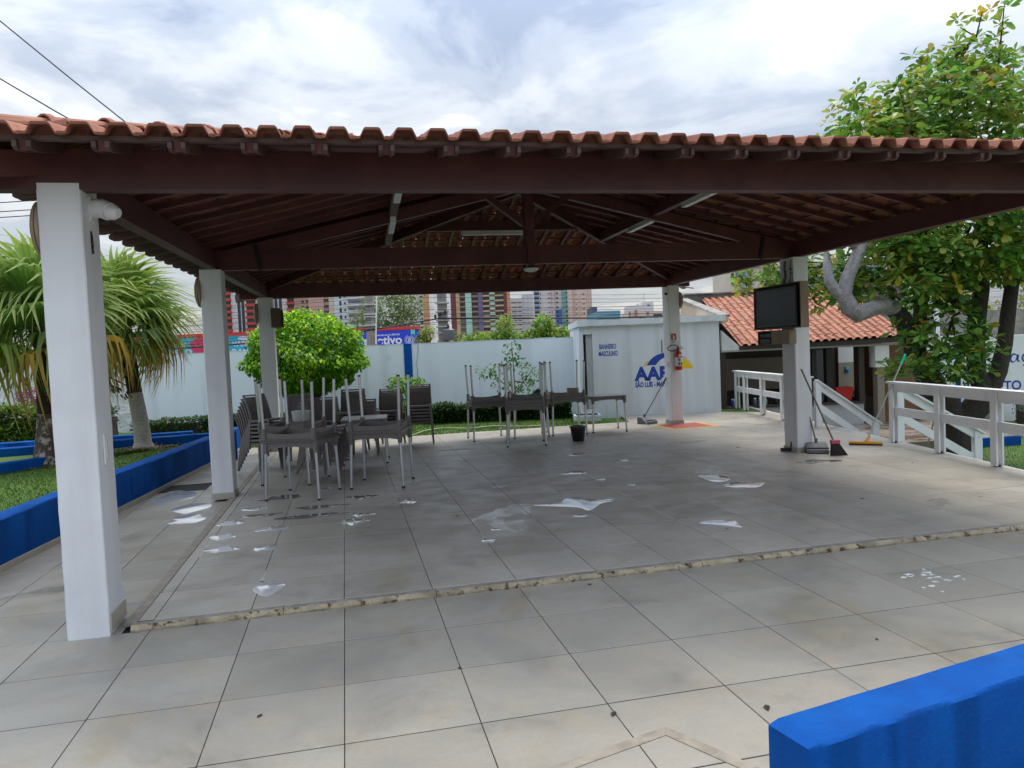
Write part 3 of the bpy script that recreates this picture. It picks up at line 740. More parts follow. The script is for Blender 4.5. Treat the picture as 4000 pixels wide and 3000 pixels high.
disc(-1.602, 4.72, 2.62, -1, 'round tan disc with dark bands on outer side of second left column')
disc(-1.442, 9.42, 2.62, -1, 'round dark-edged disc on outer side of the far left column')
disc(7.032, 9.42, 2.64, 1, 'round dark-edged disc on outer side of the extinguisher column')

# near left column: spotlight, gash, switch
t = PV('wall_spotlight', 'white stubby wall spotlight near the top of the near left column', 'spotlight', -1.47, .15, 2.74)
mb = MB().tube([(.0, 0, .02), (.07, -.01, .02), (.115, -.03, -.005)], [.062, .062, .060], 16); mb.build('body', M_white, t, smooth=40)
MB().tube([(.115, -.03, -.005), (.15, -.045, -.012), (.178, -.055, -.02)], [.052, .05, .03], 16).build('lens', MATS['lamp_diffuser'], t, smooth=50)
MB().box(.0, .012, -.05, .06, -.07, .09, .003).build('base_plate', M_white, t)
t = PV('wiring_gash', 'ragged dark gash with loose wires in the near left column', 'gash', -1.469, .10, 2.55)
MB().prism([(0, 0), (.0015, 0), (.0015, .02), (0, .02)], -.09, .06).build('hole', M_dark, t)
MB().tube([(.004, .004, .055), (.008, .012, .02), (.004, .006, -.02), (.009, .014, -.085)], .004, 6).build('wire', M_black, t)
MB().tube([(.004, .016, .02), (.01, .02, -.03), (.004, .01, -.07)], .004, 6).build('wire', M_oak, t)
def plate(x, y, z, rz, label, cat, w_, h_, kind):
    t = thing('switch_plate' if kind == 's' else 'outlet_plate', label, cat, P2S(x, y, z), PYAW + rz)
    MB().box(-w_ / 2, w_ / 2, -.012, 0, -h_ / 2, h_ / 2, .003).build('plate', M_paper, t)
    if kind == 's': MB().box(-w_ * .28, w_ * .28, -.02, -.012, -h_ * .28, h_ * .28, .003).build('rocker', M_top, t)
    else:
        for z_ in (-.025, .02): MB().box(-.012, .012, -.015, -.012, z_ - .01, z_ + .01).build('socket', M_black, t)
plate(-1.469, .09, 1.19, R(90), 'cream light switch plate on the inner side of the near left column', 'light switch', .055, .20, 's')
plate(-1.349, 4.70, 2.58, R(90), 'dark outlet high on the inner side of the second left column', 'outlet', .07, .11, 'o')
plate(-1.349, 4.70, 1.25, R(90), 'white outlet half way up the second left column', 'outlet', .06, .11, 'o')
plate(6.779, 9.42, 1.30, R(-90), 'white outlet half way up the extinguisher column', 'outlet', .07, .14, 'o')

# extinguisher, its sign and the little camera
t = PV('fire_extinguisher', 'red fire extinguisher with black hose and white label hung on the back right column', 'fire extinguisher', 6.925, 9.215, 1.17)
MB().lathe([(.05, 0), (.068, .012), (.070, .03), (.070, .34), (.064, .37), (.042, .40), (.024, .415), (.022, .435)], 24).build('cylinder', M_red, t, smooth=50)
MB().lathe([(.0715, .085), (.0715, .27)], 24).build('label_band', M_paper, t, smooth=40)
o = MB().box(-.04, .01, -.074, -.071, .19, .255).box(-.045, -.005, -.0745, -.0715, .10, .17).box(.01, .05, -.0745, -.0718, .10, .165).build('label_print', M_print, t)
MB().box(-.03, .035, -.0745, -.070, .29, .33).build('upper_label', M_paper, t)
MB().tube([(0, 0, .43), (0, 0, .47)], .018, 10).box(-.02, .10, -.012, .012, .475, .49).box(.01, .11, -.01, .01, .44, .452).build('valve', M_black, t)
pts = [(-.015 - .115 * (1 - math.cos(a)), -.02 - .03 * math.sin(a), .47 + .062 * math.sin(a)) for a in [6.0 * k / 20 for k in range(21)]]
MB().tube(pts, .011, 8).build('hose', M_black, t, smooth=60)
t = PV('extinguisher_sign', 'red square extinguisher sign with white symbol above small print', 'sign', 6.865, 9.296, 1.84)
MB().box(-.062, .062, -.003, 0, -.11, .105).build('board', M_paper, t)
MB().box(-.058, .058, -.0045, -.003, -.03, .10).build('red_field', M_red, t)
MB().prism([(-.016, -.012), (.016, -.012), (.016, -.010), (-.016, -.010)], -.012, .045).box(-.008, .008, -.007, -.0045, .045, .07).box(-.03, .012, -.007, -.0045, .062, .070).box(-.016, .016, -.007, -.0045, -.015, .045).build('symbol', M_paper, t)
for k, z_ in enumerate((-.055, -.075, -.093)):
    MB().box(-.05, .05 - .02 * k, -.0045, -.003, z_, z_ + .009).build('print_line', M_print, t)
t = PV('security_camera', 'small white camera with dark lens at the top of the extinguisher column', 'camera', 6.778, 9.36, 2.78)
MB().tube([(0, 0, 0), (-.05, -.03, 0), (-.07, -.10, -.005)], [.03, .04, .042], 12).build('body', M_white, t, smooth=40)
MB().tube([(-.071, -.102, -.005), (-.078, -.14, -.01)], [.03, .024], 12).build('lens', M_black, t, smooth=40)
MB().box(-.012, 0, -.02, .02, -.17, -.07, .003).build('junction_box', M_white, t)

# television in its cabinet on the middle right column
t = PV('television', 'black flat television in a pale wood wall cabinet on the middle right column', 'television', 6.50, 4.82, 1.88)
MB().box(-.055, .075, -.62, -.60, 0, .66, .003).build('side_panel', M_oak, t); MB().box(-.055, .075, .60, .62, 0, .66, .003).build('side_panel', M_oak, t)
MB().box(-.055, .075, -.599, .599, .64, .66).build('top_panel', M_brownbox, t); MB().box(-.055, .075, -.599, .599, 0, .02).build('bottom_panel', M_brownbox, t)
MB().box(.055, .074, -.599, .599, .021, .639).build('back_panel', M_black, t)
MB().box(-.062, -.02, -.53, .53, .035, .615, .006).build('bezel', M_black, t)
MB().box(-.0645, -.0622, -.505, .505, .065, .59).build('screen', M_screen, t)
t = PV('media_box', 'small pale wood box with black set-top devices below the television', 'shelf', 6.50, 4.95, 1.65)
MB().box(-.055, .068, -.45, .02, 0, .21, .003).build('wood_front', M_oak, t)
o = MB().box(-.05, .068, .02, .40, 0, .012).box(-.05, .068, .02, .40, .20, .212).box(-.05, .068, .39, .40, .0125, .1995).box(.05, .068, .0205, .389, .0125, .1995).box(-.05, .049, .0205, .389, .105, .113).build('niche', M_brownbox, t)
MB().box(-.045, .02, .06, .34, .014, .09, .004).build('device', M_black, t); MB().box(-.04, .02, .05, .36, .115, .165, .004).build('device', M_black, t)
MB().box(-.0415, -.0402, .09, .18, .125, .15).build('device_front', M_greypl, t)
t = PV('tv_cables', 'black cables running down the column to the television', 'cable', 6.565, 4.7, 2.54)
for k in range(3):
    y_ = (-.11, .02, .05)[k]; MB().tube([(-.008, y_, .34), (-.012, y_ + .006, .24), (-.008, y_ - .008, .14), (-.014, y_ + .02, .05), (-.02, y_ + .015, -.04)], .006, 6).build('cable', M_wire, t)
MB().box(-.05, 0, -.15, -.135, .20, .215).box(-.05, 0, -.15, -.135, .14, .155).build('plug', M_black, t)
t = PV('open_cabinet', 'brown wood cabinet with an open dark side on the far left column', 'cabinet', -1.10, 9.52, 2.35)
MB().box(-.10, .07, -.36, -.345, 0, .35).build('front_panel', M_brownbox, t)
MB().box(-.10, .07, -.344, .34, .335, .35).build('top_panel', M_brownbox, t); MB().box(-.10, .07, -.344, .34, 0, .015).build('bottom_panel', M_brownbox, t)
MB().box(-.10, .07, .34, .355, 0, .35).build('end_panel', M_brownbox, t); MB().box(-.066, -.05, -.344, .339, .016, .334).build('back_panel', M_black, t)
# fire marking on the deck below the extinguisher
fm = thing('floor_marking', 'red square with yellow border painted on the deck at the extinguisher column', 'floor marking', P2S(6.85, 8.85, DZ + .0015), PYAW)
MB().box(-.43, .43, -.42, .43, 0, .0015).build('red_square', M_redfl, fm)
MB().box(-.55, -.43, -.54, .43, 0, .0014).box(-.4299, .55, -.54, -.4201, 0, .0014).box(.4301, .55, -.42, .50, 0, .0014).build('yellow_border', M_yelfl, fm)
# ================================================================== WALLS, PLANTERS, BATHROOM
def lettering(txt, name, parent, x, y, z, size, material, sx=1.0, bold=0.0, depth=.003, shear=0.0, align='LEFT', rz=0.0, width=None):
    """painted lettering standing 3 mm proud of a wall that faces -Y"""
    cu = bpy.data.curves.new('lettering', 'FONT'); cu.body = txt; cu.size = size; cu.extrude = depth / 2; cu.offset = bold; cu.shear = shear; cu.align_x = align
    tmp = bpy.data.objects.new('tmp', cu); col.objects.link(tmp)
    bpy.context.view_layer.update()
    me = bpy.data.meshes.new_from_object(tmp.evaluated_get(bpy.context.evaluated_depsgraph_get())); bpy.data.objects.remove(tmp)
    if width:
        xs = [v.co.x for v in me.vertices]; sx = width / (max(xs) - min(xs)); x0 = min(xs)
        for v in me.vertices: v.co.x -= x0
    me.transform(Matrix.Rotation(R(90), 4, 'X') @ Matrix.Diagonal((sx, 1, 1, 1)))
    me.materials.clear(); me.materials.append(material)
    return link(name, me, parent, (x, y, z), (0, 0, rz))

WY = 19.6
gw = thing('garden_wall', 'long smooth white garden wall behind the lawn', 'wall', (0, WY, 0))
MB().box(-10.0, 1.80, 0, .18, -.3, 2.02, .006).build('wall', M_wall, gw)
# worn coping: patches of uneven edge
mb = MB(); x = -10.0
while x < 1.75:
    L_ = random.uniform(.3, .9); x1_ = min(1.79, x + L_); mb.box(x, x1_ - .002, -.006, .186, 2.0205, 2.026 + random.uniform(0, .014)); x = x1_
mb.build('coping', M_wall, gw)
pl = thing('wall_pilaster', 'blue painted strip running down the white garden wall', 'pilaster', (-2.715, WY - .001, 0))
MB().box(-.105, .105, -.03, 0, -.1, 2.035, .004).build('pilaster', M_blue, pl)
t = thing('loose_wire', 'thin pale wire hanging down the wall beside the blue strip', 'wire', (-2.5, WY - .012, 1.0))
MB().tube([(.06, 0, 1.05), (.055, 0, .8), (.02, 0, .62), (-.01, 0, .5), (.02, -.003, .35), (0, 0, .1), (.03, 0, -.1)], .006, 6).build('wire', M_concrete, t)
rw = thing('rough_wall', 'rough plastered white wall at the far left of the garden', 'wall', (-16, WY, 0))
n_x, n_z = 90, 26; vs = []; fs = []
hz = rng.normal(0, 1, (n_x + 1, n_z + 1))
for i in range(n_x + 1):
    for k in range(n_z + 1): vs.append((-8 + 13.98 * i / n_x, -.02 + .014 * hz[i, k], -.3 + 2.32 * k / n_z))
for i in range(n_x):
    for k in range(n_z): a = i * (n_z + 1) + k; fs.append([a, a + n_z + 1, a + n_z + 2, a + 1])
mb = MB().add(vs, fs); mb.build('plaster_face', M_roughwhite, rw, smooth=80, fix=False)
MB().box(-8, 5.98, .0, .2, -.3, 2.02).build('wall', M_roughwhite, rw)

# raised planter on the left with blue walls
def wall_run(name, label, p0, p1, th, z0, z1, capn=False, side=1, base=False, parts=True):
    p0 = Vector(p0); p1 = Vector(p1); L_ = (p1 - p0).length; a = math.atan2((p1 - p0).y, (p1 - p0).x)
    t = thing(name, label, 'low wall', (p0.x, p0.y, 0), a)
    mb = MB(); n_ = max(4, int(L_ / .12)); b_ = .014; rings = []
    for k in range(n_ + 1):
        j = lambda: random.uniform(-.0025, .0025); x_ = L_ * k / n_
        rings.append([(x_, 0 + j(), z0), (x_, 0 + j(), z1 - b_ + j()), (x_, b_ + j(), z1 + j()), (x_, th - b_ + j(), z1 + j()), (x_, th + j(), z1 - b_ + j()), (x_, th + j(), z0)])
    mb.add([p for r_ in rings for p in r_], [[k * 6 + q, (k + 1) * 6 + q, (k + 1) * 6 + (q + 1) % 6, k * 6 + (q + 1) % 6] for k in range(n_) for q in range(6)] + [[0, 1, 2, 3, 4, 5], [n_ * 6 + q for q in range(5, -1, -1)]])
    mb.build('wall', M_blue, t, smooth=45)
    return t, L_
S_ = lambda x, y: (P2S(x, y).x, P2S(x, y).y)
t, L_ = wall_run('planter_wall', 'long low blue wall of the planter beside the pavilion, with two cover plates', S_(plo(-4.5), -4.5), S_(plo(10.25), 10.25), .21, -.05, .455)
x = 0.0
while x < L_:
    q = min(.6, L_ - x)
    MB().box(x + .002, x + q - .002, -.012, -.001, -.004, .062, .002).build('skirting_tile', M_base, t); x += q
for d_ in (9.35, 9.78):
    MB().box(d_, d_ + .20, -.012, .004, .14, .36, .004).build('cover_plate', M_blue, t)
o = MB().prism([S_(plo(-4.5) - .2, -4.5), S_(plo(10.2) - .2, 10.1), (-5.3, 13.2), (-9.0, 12.2), (-7.2, 9.0), (-12, 5), (-12, 0)], -.3, .36).build('planter_lawn', M_grass); tag(o, kind='structure')
wall_run('planter_wall', 'low blue wall closing the far end of the planter, behind the whitewashed palm', (-7.0, 12.36), (-4.95, 13.16), .16, .0, .50)
wall_run('planter_wall', 'low blue wall on the left side of the planter, left of the peeling palm', (-8.2, 7.4), (-6.55, 10.7), .16, .0, .50)
wall_run('planter_wall', 'short low blue wall in the second row, left of the peeling palm', (-9.6, 11.4), (-7.35, 12.3), .16, .0, .50)
wall_run('planter_wall', 'low blue wall in front of the tall clipped hedge', (-9.8, 12.9), (-6.0, 13.75), .16, .0, .48)
o = MB().prism([(-8.3, 7.4), (-6.75, 10.7), (-7.0, 12.3), (-9.0, 12.3), (-14, 11.0), (-14, 7)], -.3, .30).build('garden_bed', M_grass); tag(o, kind='structure')

# men's bathroom
BY = 17.9
bt = thing('bathroom_block', 'white bathroom block with blue lettering and a narrow doorway', 'building', (0, BY, 0))
MB().box(1.98, 5.05, 0, .15, -.05, 2.235, .006).build('front_wall', M_wall, bt)
MB().box(1.66, 1.76, 0, .16, -.05, 2.235, .005).build('door_jamb', M_wall, bt)
MB().box(1.7605, 1.9795, 0.002, .15, 2.045, 2.235).build('lintel', M_wall, bt)
MB().box(1.7605, 1.9795, 0.0, .6, -.05, .22).build('sill', M_wall, bt)
MB().box(1.66, 1.76, .161, 2.6, -.05, 2.235).build('side_wall', M_wall, bt)
MB().box(4.92, 5.05, .151, 2.6, -.8, 2.235).build('end_wall', M_wall, bt); MB().box(1.7605, 4.919, 2.45, 2.6, -.05, 2.235).build('back_wall', M_wall, bt)
MB().box(1.83, 1.9795, .07, .12, .221, 2.044).build('door_leaf', M_lwall, bt)
MB().box(1.7605, 2.6, .62, .68, .221, 2.235).build('inner_wall', M_lwall, bt)
mb = MB(); n_ = 30; rings = []
for k in range(n_ + 1):
    x_ = 1.62 + (5.20 - 1.62) * k / n_; j = lambda s_: random.uniform(-s_, s_)
    zb_ = 2.235 + j(.006) - (.0 if x_ > 1.8 else 0); rings.append([(x_, -.085 + j(.006), zb_), (x_, -.09 + j(.006), 2.375 + j(.008)), (x_, 2.7, 2.375), (x_, 2.7, 2.2355)])
mb.add([p for r_ in rings for p in r_], [[k * 4 + q, (k + 1) * 4 + q, (k + 1) * 4 + (q + 1) % 4, k * 4 + (q + 1) % 4] for k in range(n_) for q in range(4)] + [[0, 1, 2, 3], [n_ * 4 + q for q in (3, 2, 1, 0)]])
mb.build('roof_slab', M_wall, bt)
MB().box(1.45, 2.07, -.55, -.002, -.05, .13, .006).build('door_step', M_wall, bt)
MB().box(1.5, 2.02, -.5, -.06, .131, .136).build('step_top', M_dark, bt)
lettering('BANHEIRO', 'lettering', bt, 2.145, -.0015, 1.675, .165, M_blueink, bold=.004, width=.405)
lettering('MASCULINO', 'lettering', bt, 2.125, -.0015, 1.505, .165, M_blueink, bold=.004, width=.455)
lettering('AABB', 'lettering', bt, 2.965, -.0015, .885, .435, M_blueink, bold=.022, width=1.11)
lettering('SÃO LUÍS - MARANHÃO', 'lettering', bt, 2.985, -.0015, .715, .165, M_blueink, bold=.006, width=1.10)
def flat(pts, name, parent, material, y=-.0015, th=.003):
    mb = MB(); n_ = len(pts); mb.add([(x_, y - th / 2, z_) for x_, z_ in pts] + [(x_, y + th / 2, z_) for x_, z_ in pts], [list(range(n_)), list(range(2 * n_ - 1, n_ - 1, -1))] + [[i, n_ + i, n_ + (i + 1) % n_, (i + 1) % n_] for i in range(n_)]); return mb.build(name, material, parent)
def bez(a, b_, c, n_=14): return [((1 - t) ** 2 * a[0] + 2 * t * (1 - t) * b_[0] + t * t * c[0], (1 - t) ** 2 * a[1] + 2 * t * (1 - t) * b_[1] + t * t * c[1]) for t in [k / n_ for k in range(n_ + 1)]]
outer = bez((3.275, 1.235), (3.42, 1.50), (3.72, 1.515)) + bez((3.72, 1.515), (4.02, 1.53), (4.33, 1.30))[1:]
inner = bez((4.33, 1.30), (4.10, 1.46), (3.86, 1.44)) + bez((3.86, 1.44), (3.60, 1.41), (3.50, 1.235))[1:]
flat(outer + inner[1:], 'emblem_arc', bt, M_blueink)
flat(bez((4.30, 1.295), (4.12, 1.42), (3.95, 1.425)) + bez((3.95, 1.40), (3.98, 1.25), (3.92, 1.12)) + bez((3.92, 1.12), (4.15, 1.11), (4.395, 1.12)) + bez((4.395, 1.12), (4.37, 1.22), (4.30, 1.295))[1:], 'emblem_field', bt, M_yellow, y=-.0012)
flat([(3.175, 1.20), (3.28, 1.33), (3.325, 1.35), (3.272, 1.26), (3.262, 1.235)], 'emblem_tip', bt, M_yellow)
t = thing('wall_drip_pipe', 'thin dark pipe on the bathroom wall beside the extinguisher column', 'pipe', (3.655, BY - .015, 1.62))
MB().tube([(0, 0, -.12), (0, 0, .22)], .012, 8).build('pipe', M_greypl, t)

# beige gable wall with concrete coping, left edge of the bar roof
gb = thing('gable_wall', 'beige sloping gable wall with grey concrete coping behind the bathroom', 'wall', (5.2, 18.2, 0))
mb = MB(); pr = [(0, 2.20), (0, 2.34), (4.3, 3.04), (4.3, 2.20)]
mb.add([(x_, y_, z_) for x_ in (0, .16) for y_, z_ in pr], [(0, 1, 2, 3), (7, 6, 5, 4), (0, 4, 5, 1), (1, 5, 6, 2), (2, 6, 7, 3), (3, 7, 4, 0)]); mb.build('wall', M_beige, gb)
for k in range(6):
    a, b_ = k / 6, (k + 1) / 6
    MB().bar((.08, .01 + 4.3 * a, 2.362 + .70 * a), (.08, -.01 + 4.3 * b_, 2.362 + .70 * b_), .27, .06).build('coping_slab', M_concrete, gb)

# ---------------------------------------------------------------- bar with tiled roof
PZ = -.55
o = MB().prism([(6.12, 15.3), (8.0, 15.4), (10.80, 15.78), (10.9, 23.5), (6.12, 23.5)], -.82, PZ).build('terrace_floor', M_floor2); tag(o, kind='structure')
t, L_ = wall_run('terrace_kerb', 'blue painted kerb along the front of the bar terrace', (6.3, 15.27), (10.83, 15.74), .03, -.8, PZ - .004)
bar = thing('bar_building', 'low open bar with orange clay tile roof and dark interior', 'building', (0, 19, 0))
mb = MB(); gp = [(5.42, 1.50), (5.90, 1.50), (5.90, 1.56), (5.42, 2.02)]; mb.add([(x_, y_, z_) for y_ in (.0, .12) for x_, z_ in gp], [(0, 1, 2, 3), (7, 6, 5, 4), (0, 4, 5, 1), (1, 5, 6, 2), (2, 6, 7, 3), (3, 7, 4, 0)]); mb.build('gable_panel', M_white, bar)
MB().box(5.42, 9.95, .02, .14, 1.455, 1.498).build('front_lintel', M_lwall, bar)
MB().bar((5.86, -.03, 1.545), (10.2, -.03, 1.575), .06, .10).build('fascia', M_brown, bar)
MB().box(5.42, 9.08, .10, .24, PZ, -.02, .005).build('counter_front', M_lwall, bar)
MB().box(5.42, 9.08, .05, .60, -.019, .03, .004).build('counter_top', M_brown, bar)
MB().box(5.40, 5.55, .14, 3.6, PZ, 2.0).build('side_wall', M_brown, bar)
MB().box(5.56, 11.2, 3.4, 3.6, PZ, 2.9).build('back_wall', M_brown, bar)
MB().box(5.6, 8.3, 3.30, 3.39, .25, 1.2).build('granite_panel', M_granite, bar)
MB().box(9.86, 10.62, 3.30, 3.39, .95, 1.45).build('white_panel', M_white, bar); MB().box(9.86, 10.62, 3.30, 3.39, .1, .949).build('granite_panel', M_granite, bar)
MB().box(8.9, 9.45, 3.28, 3.39, PZ, 1.35).build('door', mat('dull_door', (.12, .125, .13), .6), bar)
MB().box(7.80, 7.92, .2, .4, .031, 1.455).build('post', M_black, bar); MB().box(8.22, 8.36, .3, .5, .031, 1.455).build('post', M_black, bar)
MB().box(9.02, 9.16, .2, .5, PZ, 1.455).build('post', M_brown, bar)
MB().box(9.36, 9.72, .02, .35, .9, 1.454).build('upper_pillar', M_white, bar); MB().box(9.42, 9.60, .05, .3, PZ, .899).build('pillar', M_granite, bar)
MB().box(9.73, 10.55, .3, 1.4, PZ, 1.5).build('brick_chimney', M_brick, bar)
MB().box(9.1, 11.0, .45, 1.1, PZ, .12).build('cabinet_row', M_brown, bar)
for k in range(3):
    MB().box(9.75 + .42 * k, 10.13 + .42 * k, .435, .449, -.15, .08, .003).build('drawer', M_cab, bar); MB().box(9.75 + .42 * k, 10.13 + .42 * k, .435, .449, -.5, -.17, .003).build('drawer', M_cab, bar)
    MB().box(9.88 + .42 * k, 9.99 + .42 * k, .42, .434, .0, .012).build('handle', M_alu, bar)
# roof slope of the bar: every tile its own piece
bs = math.atan(1.385 / 3.5); z0_ = 1.62
nI, nJ = 21, 11
BL = tile_me.copy(); BL.materials.clear(); BL.materials.append(M_bartile)
for i in range(nI):
    for j in range(nJ):
        d = -.10 + j * .355
        ob = link('roof_tile', BL, bar, (5.88 + i * .205, d * math.cos(bs), z0_ + d * math.sin(bs) + .004 * i), (bs + random.uniform(-.02, .02), random.uniform(-.012, .012), random.uniform(-.02, .02)))
MB().add([(5.9, -.05, 1.58), (10.2, -.05, 1.66), (10.2, 3.7, 3.07), (5.9, 3.7, 2.99), (5.9, -.05, 1.55), (10.2, -.05, 1.63), (10.2, 3.7, 3.04), (5.9, 3.7, 2.96)], [(0, 1, 2, 3), (7, 6, 5, 4), (0, 4, 5, 1), (1, 5, 6, 2), (2, 6, 7, 3), (3, 7, 4, 0)]).build('roof_deck', M_brown, bar)
MB().box(5.36, 12.0, 3.62, 3.9, 2.3, 3.20).build('ridge_beam', M_dirtybeam, bar); MB().box(5.36, 12.0, 3.58, 3.94, 3.201, 3.24).build('ridge_coping', M_concrete, bar)
MB().box(5.36, 12.0, 3.60, 3.6195, 2.93, 2.97).build('ridge_lip', M_concrete, bar)
# things on and behind the counter
bl = [(5.75, .35, M_blueink), (5.83, .38, M_paper), (6.35, .36, M_greypl), (6.47, .35, M_greypl), (6.62, .37, mat('pale_blue_plastic', (.25, .42, .5), .4)), (6.9, .36, M_black), (7.15, .33, M_paper), (7.3, .36, mat('pink_plastic', (.5, .16, .24), .4)), (7.45, .34, M_pink)]
blab = ['blue bottle at the left end of the bar counter', 'white bottle at the left end of the bar counter', 'grey canister on the bar counter behind the railing', 'second grey canister on the bar counter', 'pale blue jar on the bar counter', 'black jar on the bar counter', 'white box-like jar on the bar counter', 'pale pink jar on the bar counter', 'deep pink jar near the middle of the bar counter']
for (x_, y_, mt), lb in zip(bl, blab):
    t = thing('counter_jar', lb, 'jar', (x_, 19 + y_, .031), 0, 'jars and bottles on the bar counter')
    MB().lathe([(.045, 0), (.05, .01), (.05, .13), (.03, .16)], 14).build('body', mt, t, smooth=40); MB().lathe([(.031, .160), (.031, .19)], 12).build('lid', M_paper, t)
t = thing('red_bin', 'big red plastic bin standing on the bar counter', 'bin', (8.66, 19.42, .031))
mb = MB(); mb.add([(-.17, -.15, 0), (.17, -.15, 0), (.17, .15, 0), (-.17, .15, 0), (-.23, -.18, .36), (.23, -.18, .36), (.23, .18, .36), (-.23, .18, .36)], [(0, 1, 2, 3), (0, 4, 5, 1), (1, 5, 6, 2), (2, 6, 7, 3), (3, 7, 4, 0)]); mb.build('body', M_red, t)
mb = MB(); mb.box(-.245, .245, -.195, -.175, .34, .375).box(-.245, .245, .175, .195, .34, .375).box(-.245, -.2255, -.1749, .1749, .34, .375).box(.2255, .245, -.1749, .1749, .34, .375); mb.build('rim', M_red, t)
t = thing('soap_dispenser', 'small blue and green soap dispenser on the granite panel above the red bin', 'dispenser', (10.1, 22.25, .62))
MB().box(-.05, .05, 0, .048, 0, .20, .01).build('body', mat('aqua_plastic', (.05, .45, .55), .3), t); MB().box(-.035, .035, -.012, -.001, .02, .11, .003).build('front', M_blueink, t)
t = thing('dark_bucket', 'dark bucket beside the red bin on the bar counter', 'bucket', (9.0 - .02, 19.75, .031)); MB().lathe([(.09, 0), (.12, .26), (.125, .26), (.125, .28), (.11, .28)], 18).build('body', M_black, t, smooth=40)
t = thing('grill_oven', 'black glass oven door in a white frame beside the brick chimney', 'oven', (10.72, 19.40, .13))
MB().box(-.30, .30, -.03, .2, 0, .42, .004).build('frame', M_white, t); MB().box(-.26, .26, -.042, -.031, .04, .38, .003).build('glass', M_screen, t); MB().tube([(-.2, -.07, .05), (.28, -.07, .05)], .012, 8).build('handle', M_black, t)

# ---------------------------------------------------------------- white railings
def post(parent, x, y, z0, z1, wx, wy):
    """two boards either side of the rails with a dark gap between them"""
    for s_ in (-1, 1):
        MB().box(x + s_ * .037 - .0125, x + s_ * .037 + .0125, y - wy / 2, y + wy / 2, z0, z1, .003).build('post_board', M_white, parent)
    MB().box(x - .022, x + .022, y - wy * .32, y + wy * .32, z0 - .02, z0 + .012).build('post_foot', M_black, parent)
def flat_rail(label, x_of, ys, z0, z1, ya, yb):
    t = thing('railing', label, 'railing', (0, 0, 0))
    for y_ in ys: post(t, x_of(y_), y_, z0 + .012, z1 - .04, .1, .115)
    for zc, hh in ((z1 - .10, .125), (z0 + .50, .125)):
        MB().bar((x_of(ya), ya, zc), (x_of(yb), yb, zc), .045, hh).build('rail', M_white, t)
    MB().bar((x_of(ya), ya - .03, z1 - .02), (x_of(yb), yb + .03, z1 - .02), .15, .028).build('top_cap', M_white, t)
    return t
flat_rail('near white railing along the right edge of the deck', lambda y: 5.93 - .012 * (11.56 - y) * -1 * 0 + .01 * (11.56 - y), [11.50, 10.29, 9.09, 7.85, 6.6, 5.4], DZ, 1.0, 4.2, 11.56)
flat_rail('far white railing beside the bathroom at the right edge of the deck', lambda y: 5.64 + .004 * (15 - y), [14.1, 15.4, 16.65, 17.85, 18.5], DZ, 1.0, 14.04, 18.6)
def stair_rail(label, y, x0, x1, za, zb):
    t = thing('stair_railing', label, 'railing', (0, 0, 0))
    sl = (zb - za) / (x1 - x0)
    for off, hh in ((-.09, .135), (-.50, .125)):
        MB().bar((x0, y, za + off), (x1, y, zb + off), .045, hh).build('rail', M_white, t)
    MB().bar((x0 - .02, y, za - .005), (x1 + .10, y, zb - .005 + sl * .1), .14, .028).build('top_cap', M_white, t)
    for s_ in (-1, 1):
        MB().box(x1 - .06, x1 + .06, y + s_ * .037 - .0125, y + s_ * .037 + .0125, -.78, zb - .03, .003).build('post_board', M_white, t)
        MB().box(x0 - .055, x0 + .055, y + s_ * .037 - .0125, y + s_ * .037 + .0125, DZ, za - .03, .003).build('post_board', M_white, t)
    for k in (0, 1):
        MB().lathe([(.014, -.004), (.012, .0)], 10, (x1, y - .052, zb - .12 - .5 * k), 'Y').build('bolt', M_alu, t)
    return t
stair_rail('near sloping white stair rail going down beside the tree', 11.66, 6.10, 7.32, .93, .17)
stair_rail('far sloping white stair rail going down toward the bar', 14.0, 5.78, 6.86, .93, .13)
st = struct('stairs')
for k in range(4):
    MB().box(6.105 + .30 * k, 6.4 + .30 * k, 11.75, 13.9, -.86, DZ - .15 * (k + 1)).build('step', M_floor2, st)

# wall with the blue script on the far right
ew = thing('lettered_wall', 'white wall with blue script lettering at the far right', 'wall', (0, 20, 0))
MB().box(12.15, 17.5, 0, .18, -.8, 1.575, .006).build('wall', M_white, ew)
MB().box(12.02, 12.149, .02, .16, -.8, 1.6).build('pier', M_blue, ew)
lettering('RECANTO', 'lettering', ew, 12.22, -.0015, .10, .345, M_blueink, bold=.008, width=1.56)
# brush script, drawn as strokes of changing width
def stroke(pts, ws, name, parent, material):
    P_ = [Vector(p) for p in pts]; fine = []; fw_ = []
    for i in range(len(P_) - 1):
        p0, p1, p2, p3 = P_[max(i - 1, 0)], P_[i], P_[i + 1], P_[min(i + 2, len(P_) - 1)]
        for k in range(6):
            t = k / 6; fine.append(.5 * ((2 * p1) + (p2 - p0) * t + (2 * p0 - 5 * p1 + 4 * p2 - p3) * t * t + (3 * p1 - p0 - 3 * p2 + p3) * t ** 3)); fw_.append(ws[i] + (ws[i + 1] - ws[i]) * t)
    fine.append(P_[-1]); fw_.append(ws[-1]); vs = []
    for i, p in enumerate(fine):
        d = (fine[min(i + 1, len(fine) - 1)] - fine[max(i - 1, 0)]).normalized(); n_ = Vector((-d.y, d.x)) * fw_[i] * .5
        for q in (p + n_, p - n_): vs.append((q.x, -.003, q.y)); 
    fs = [[2 * i, 2 * i + 1, 2 * i + 3, 2 * i + 2] for i in range(len(fine) - 1)]
    n0 = len(vs); vs += [(x_, -.0005, z_) for x_, _, z_ in vs]; fs += [[a + n0 for a in f][::-1] for f in fs]
    return MB().add(vs, fs).build(name, material, parent, fix=False)
th, tk = .016, .05
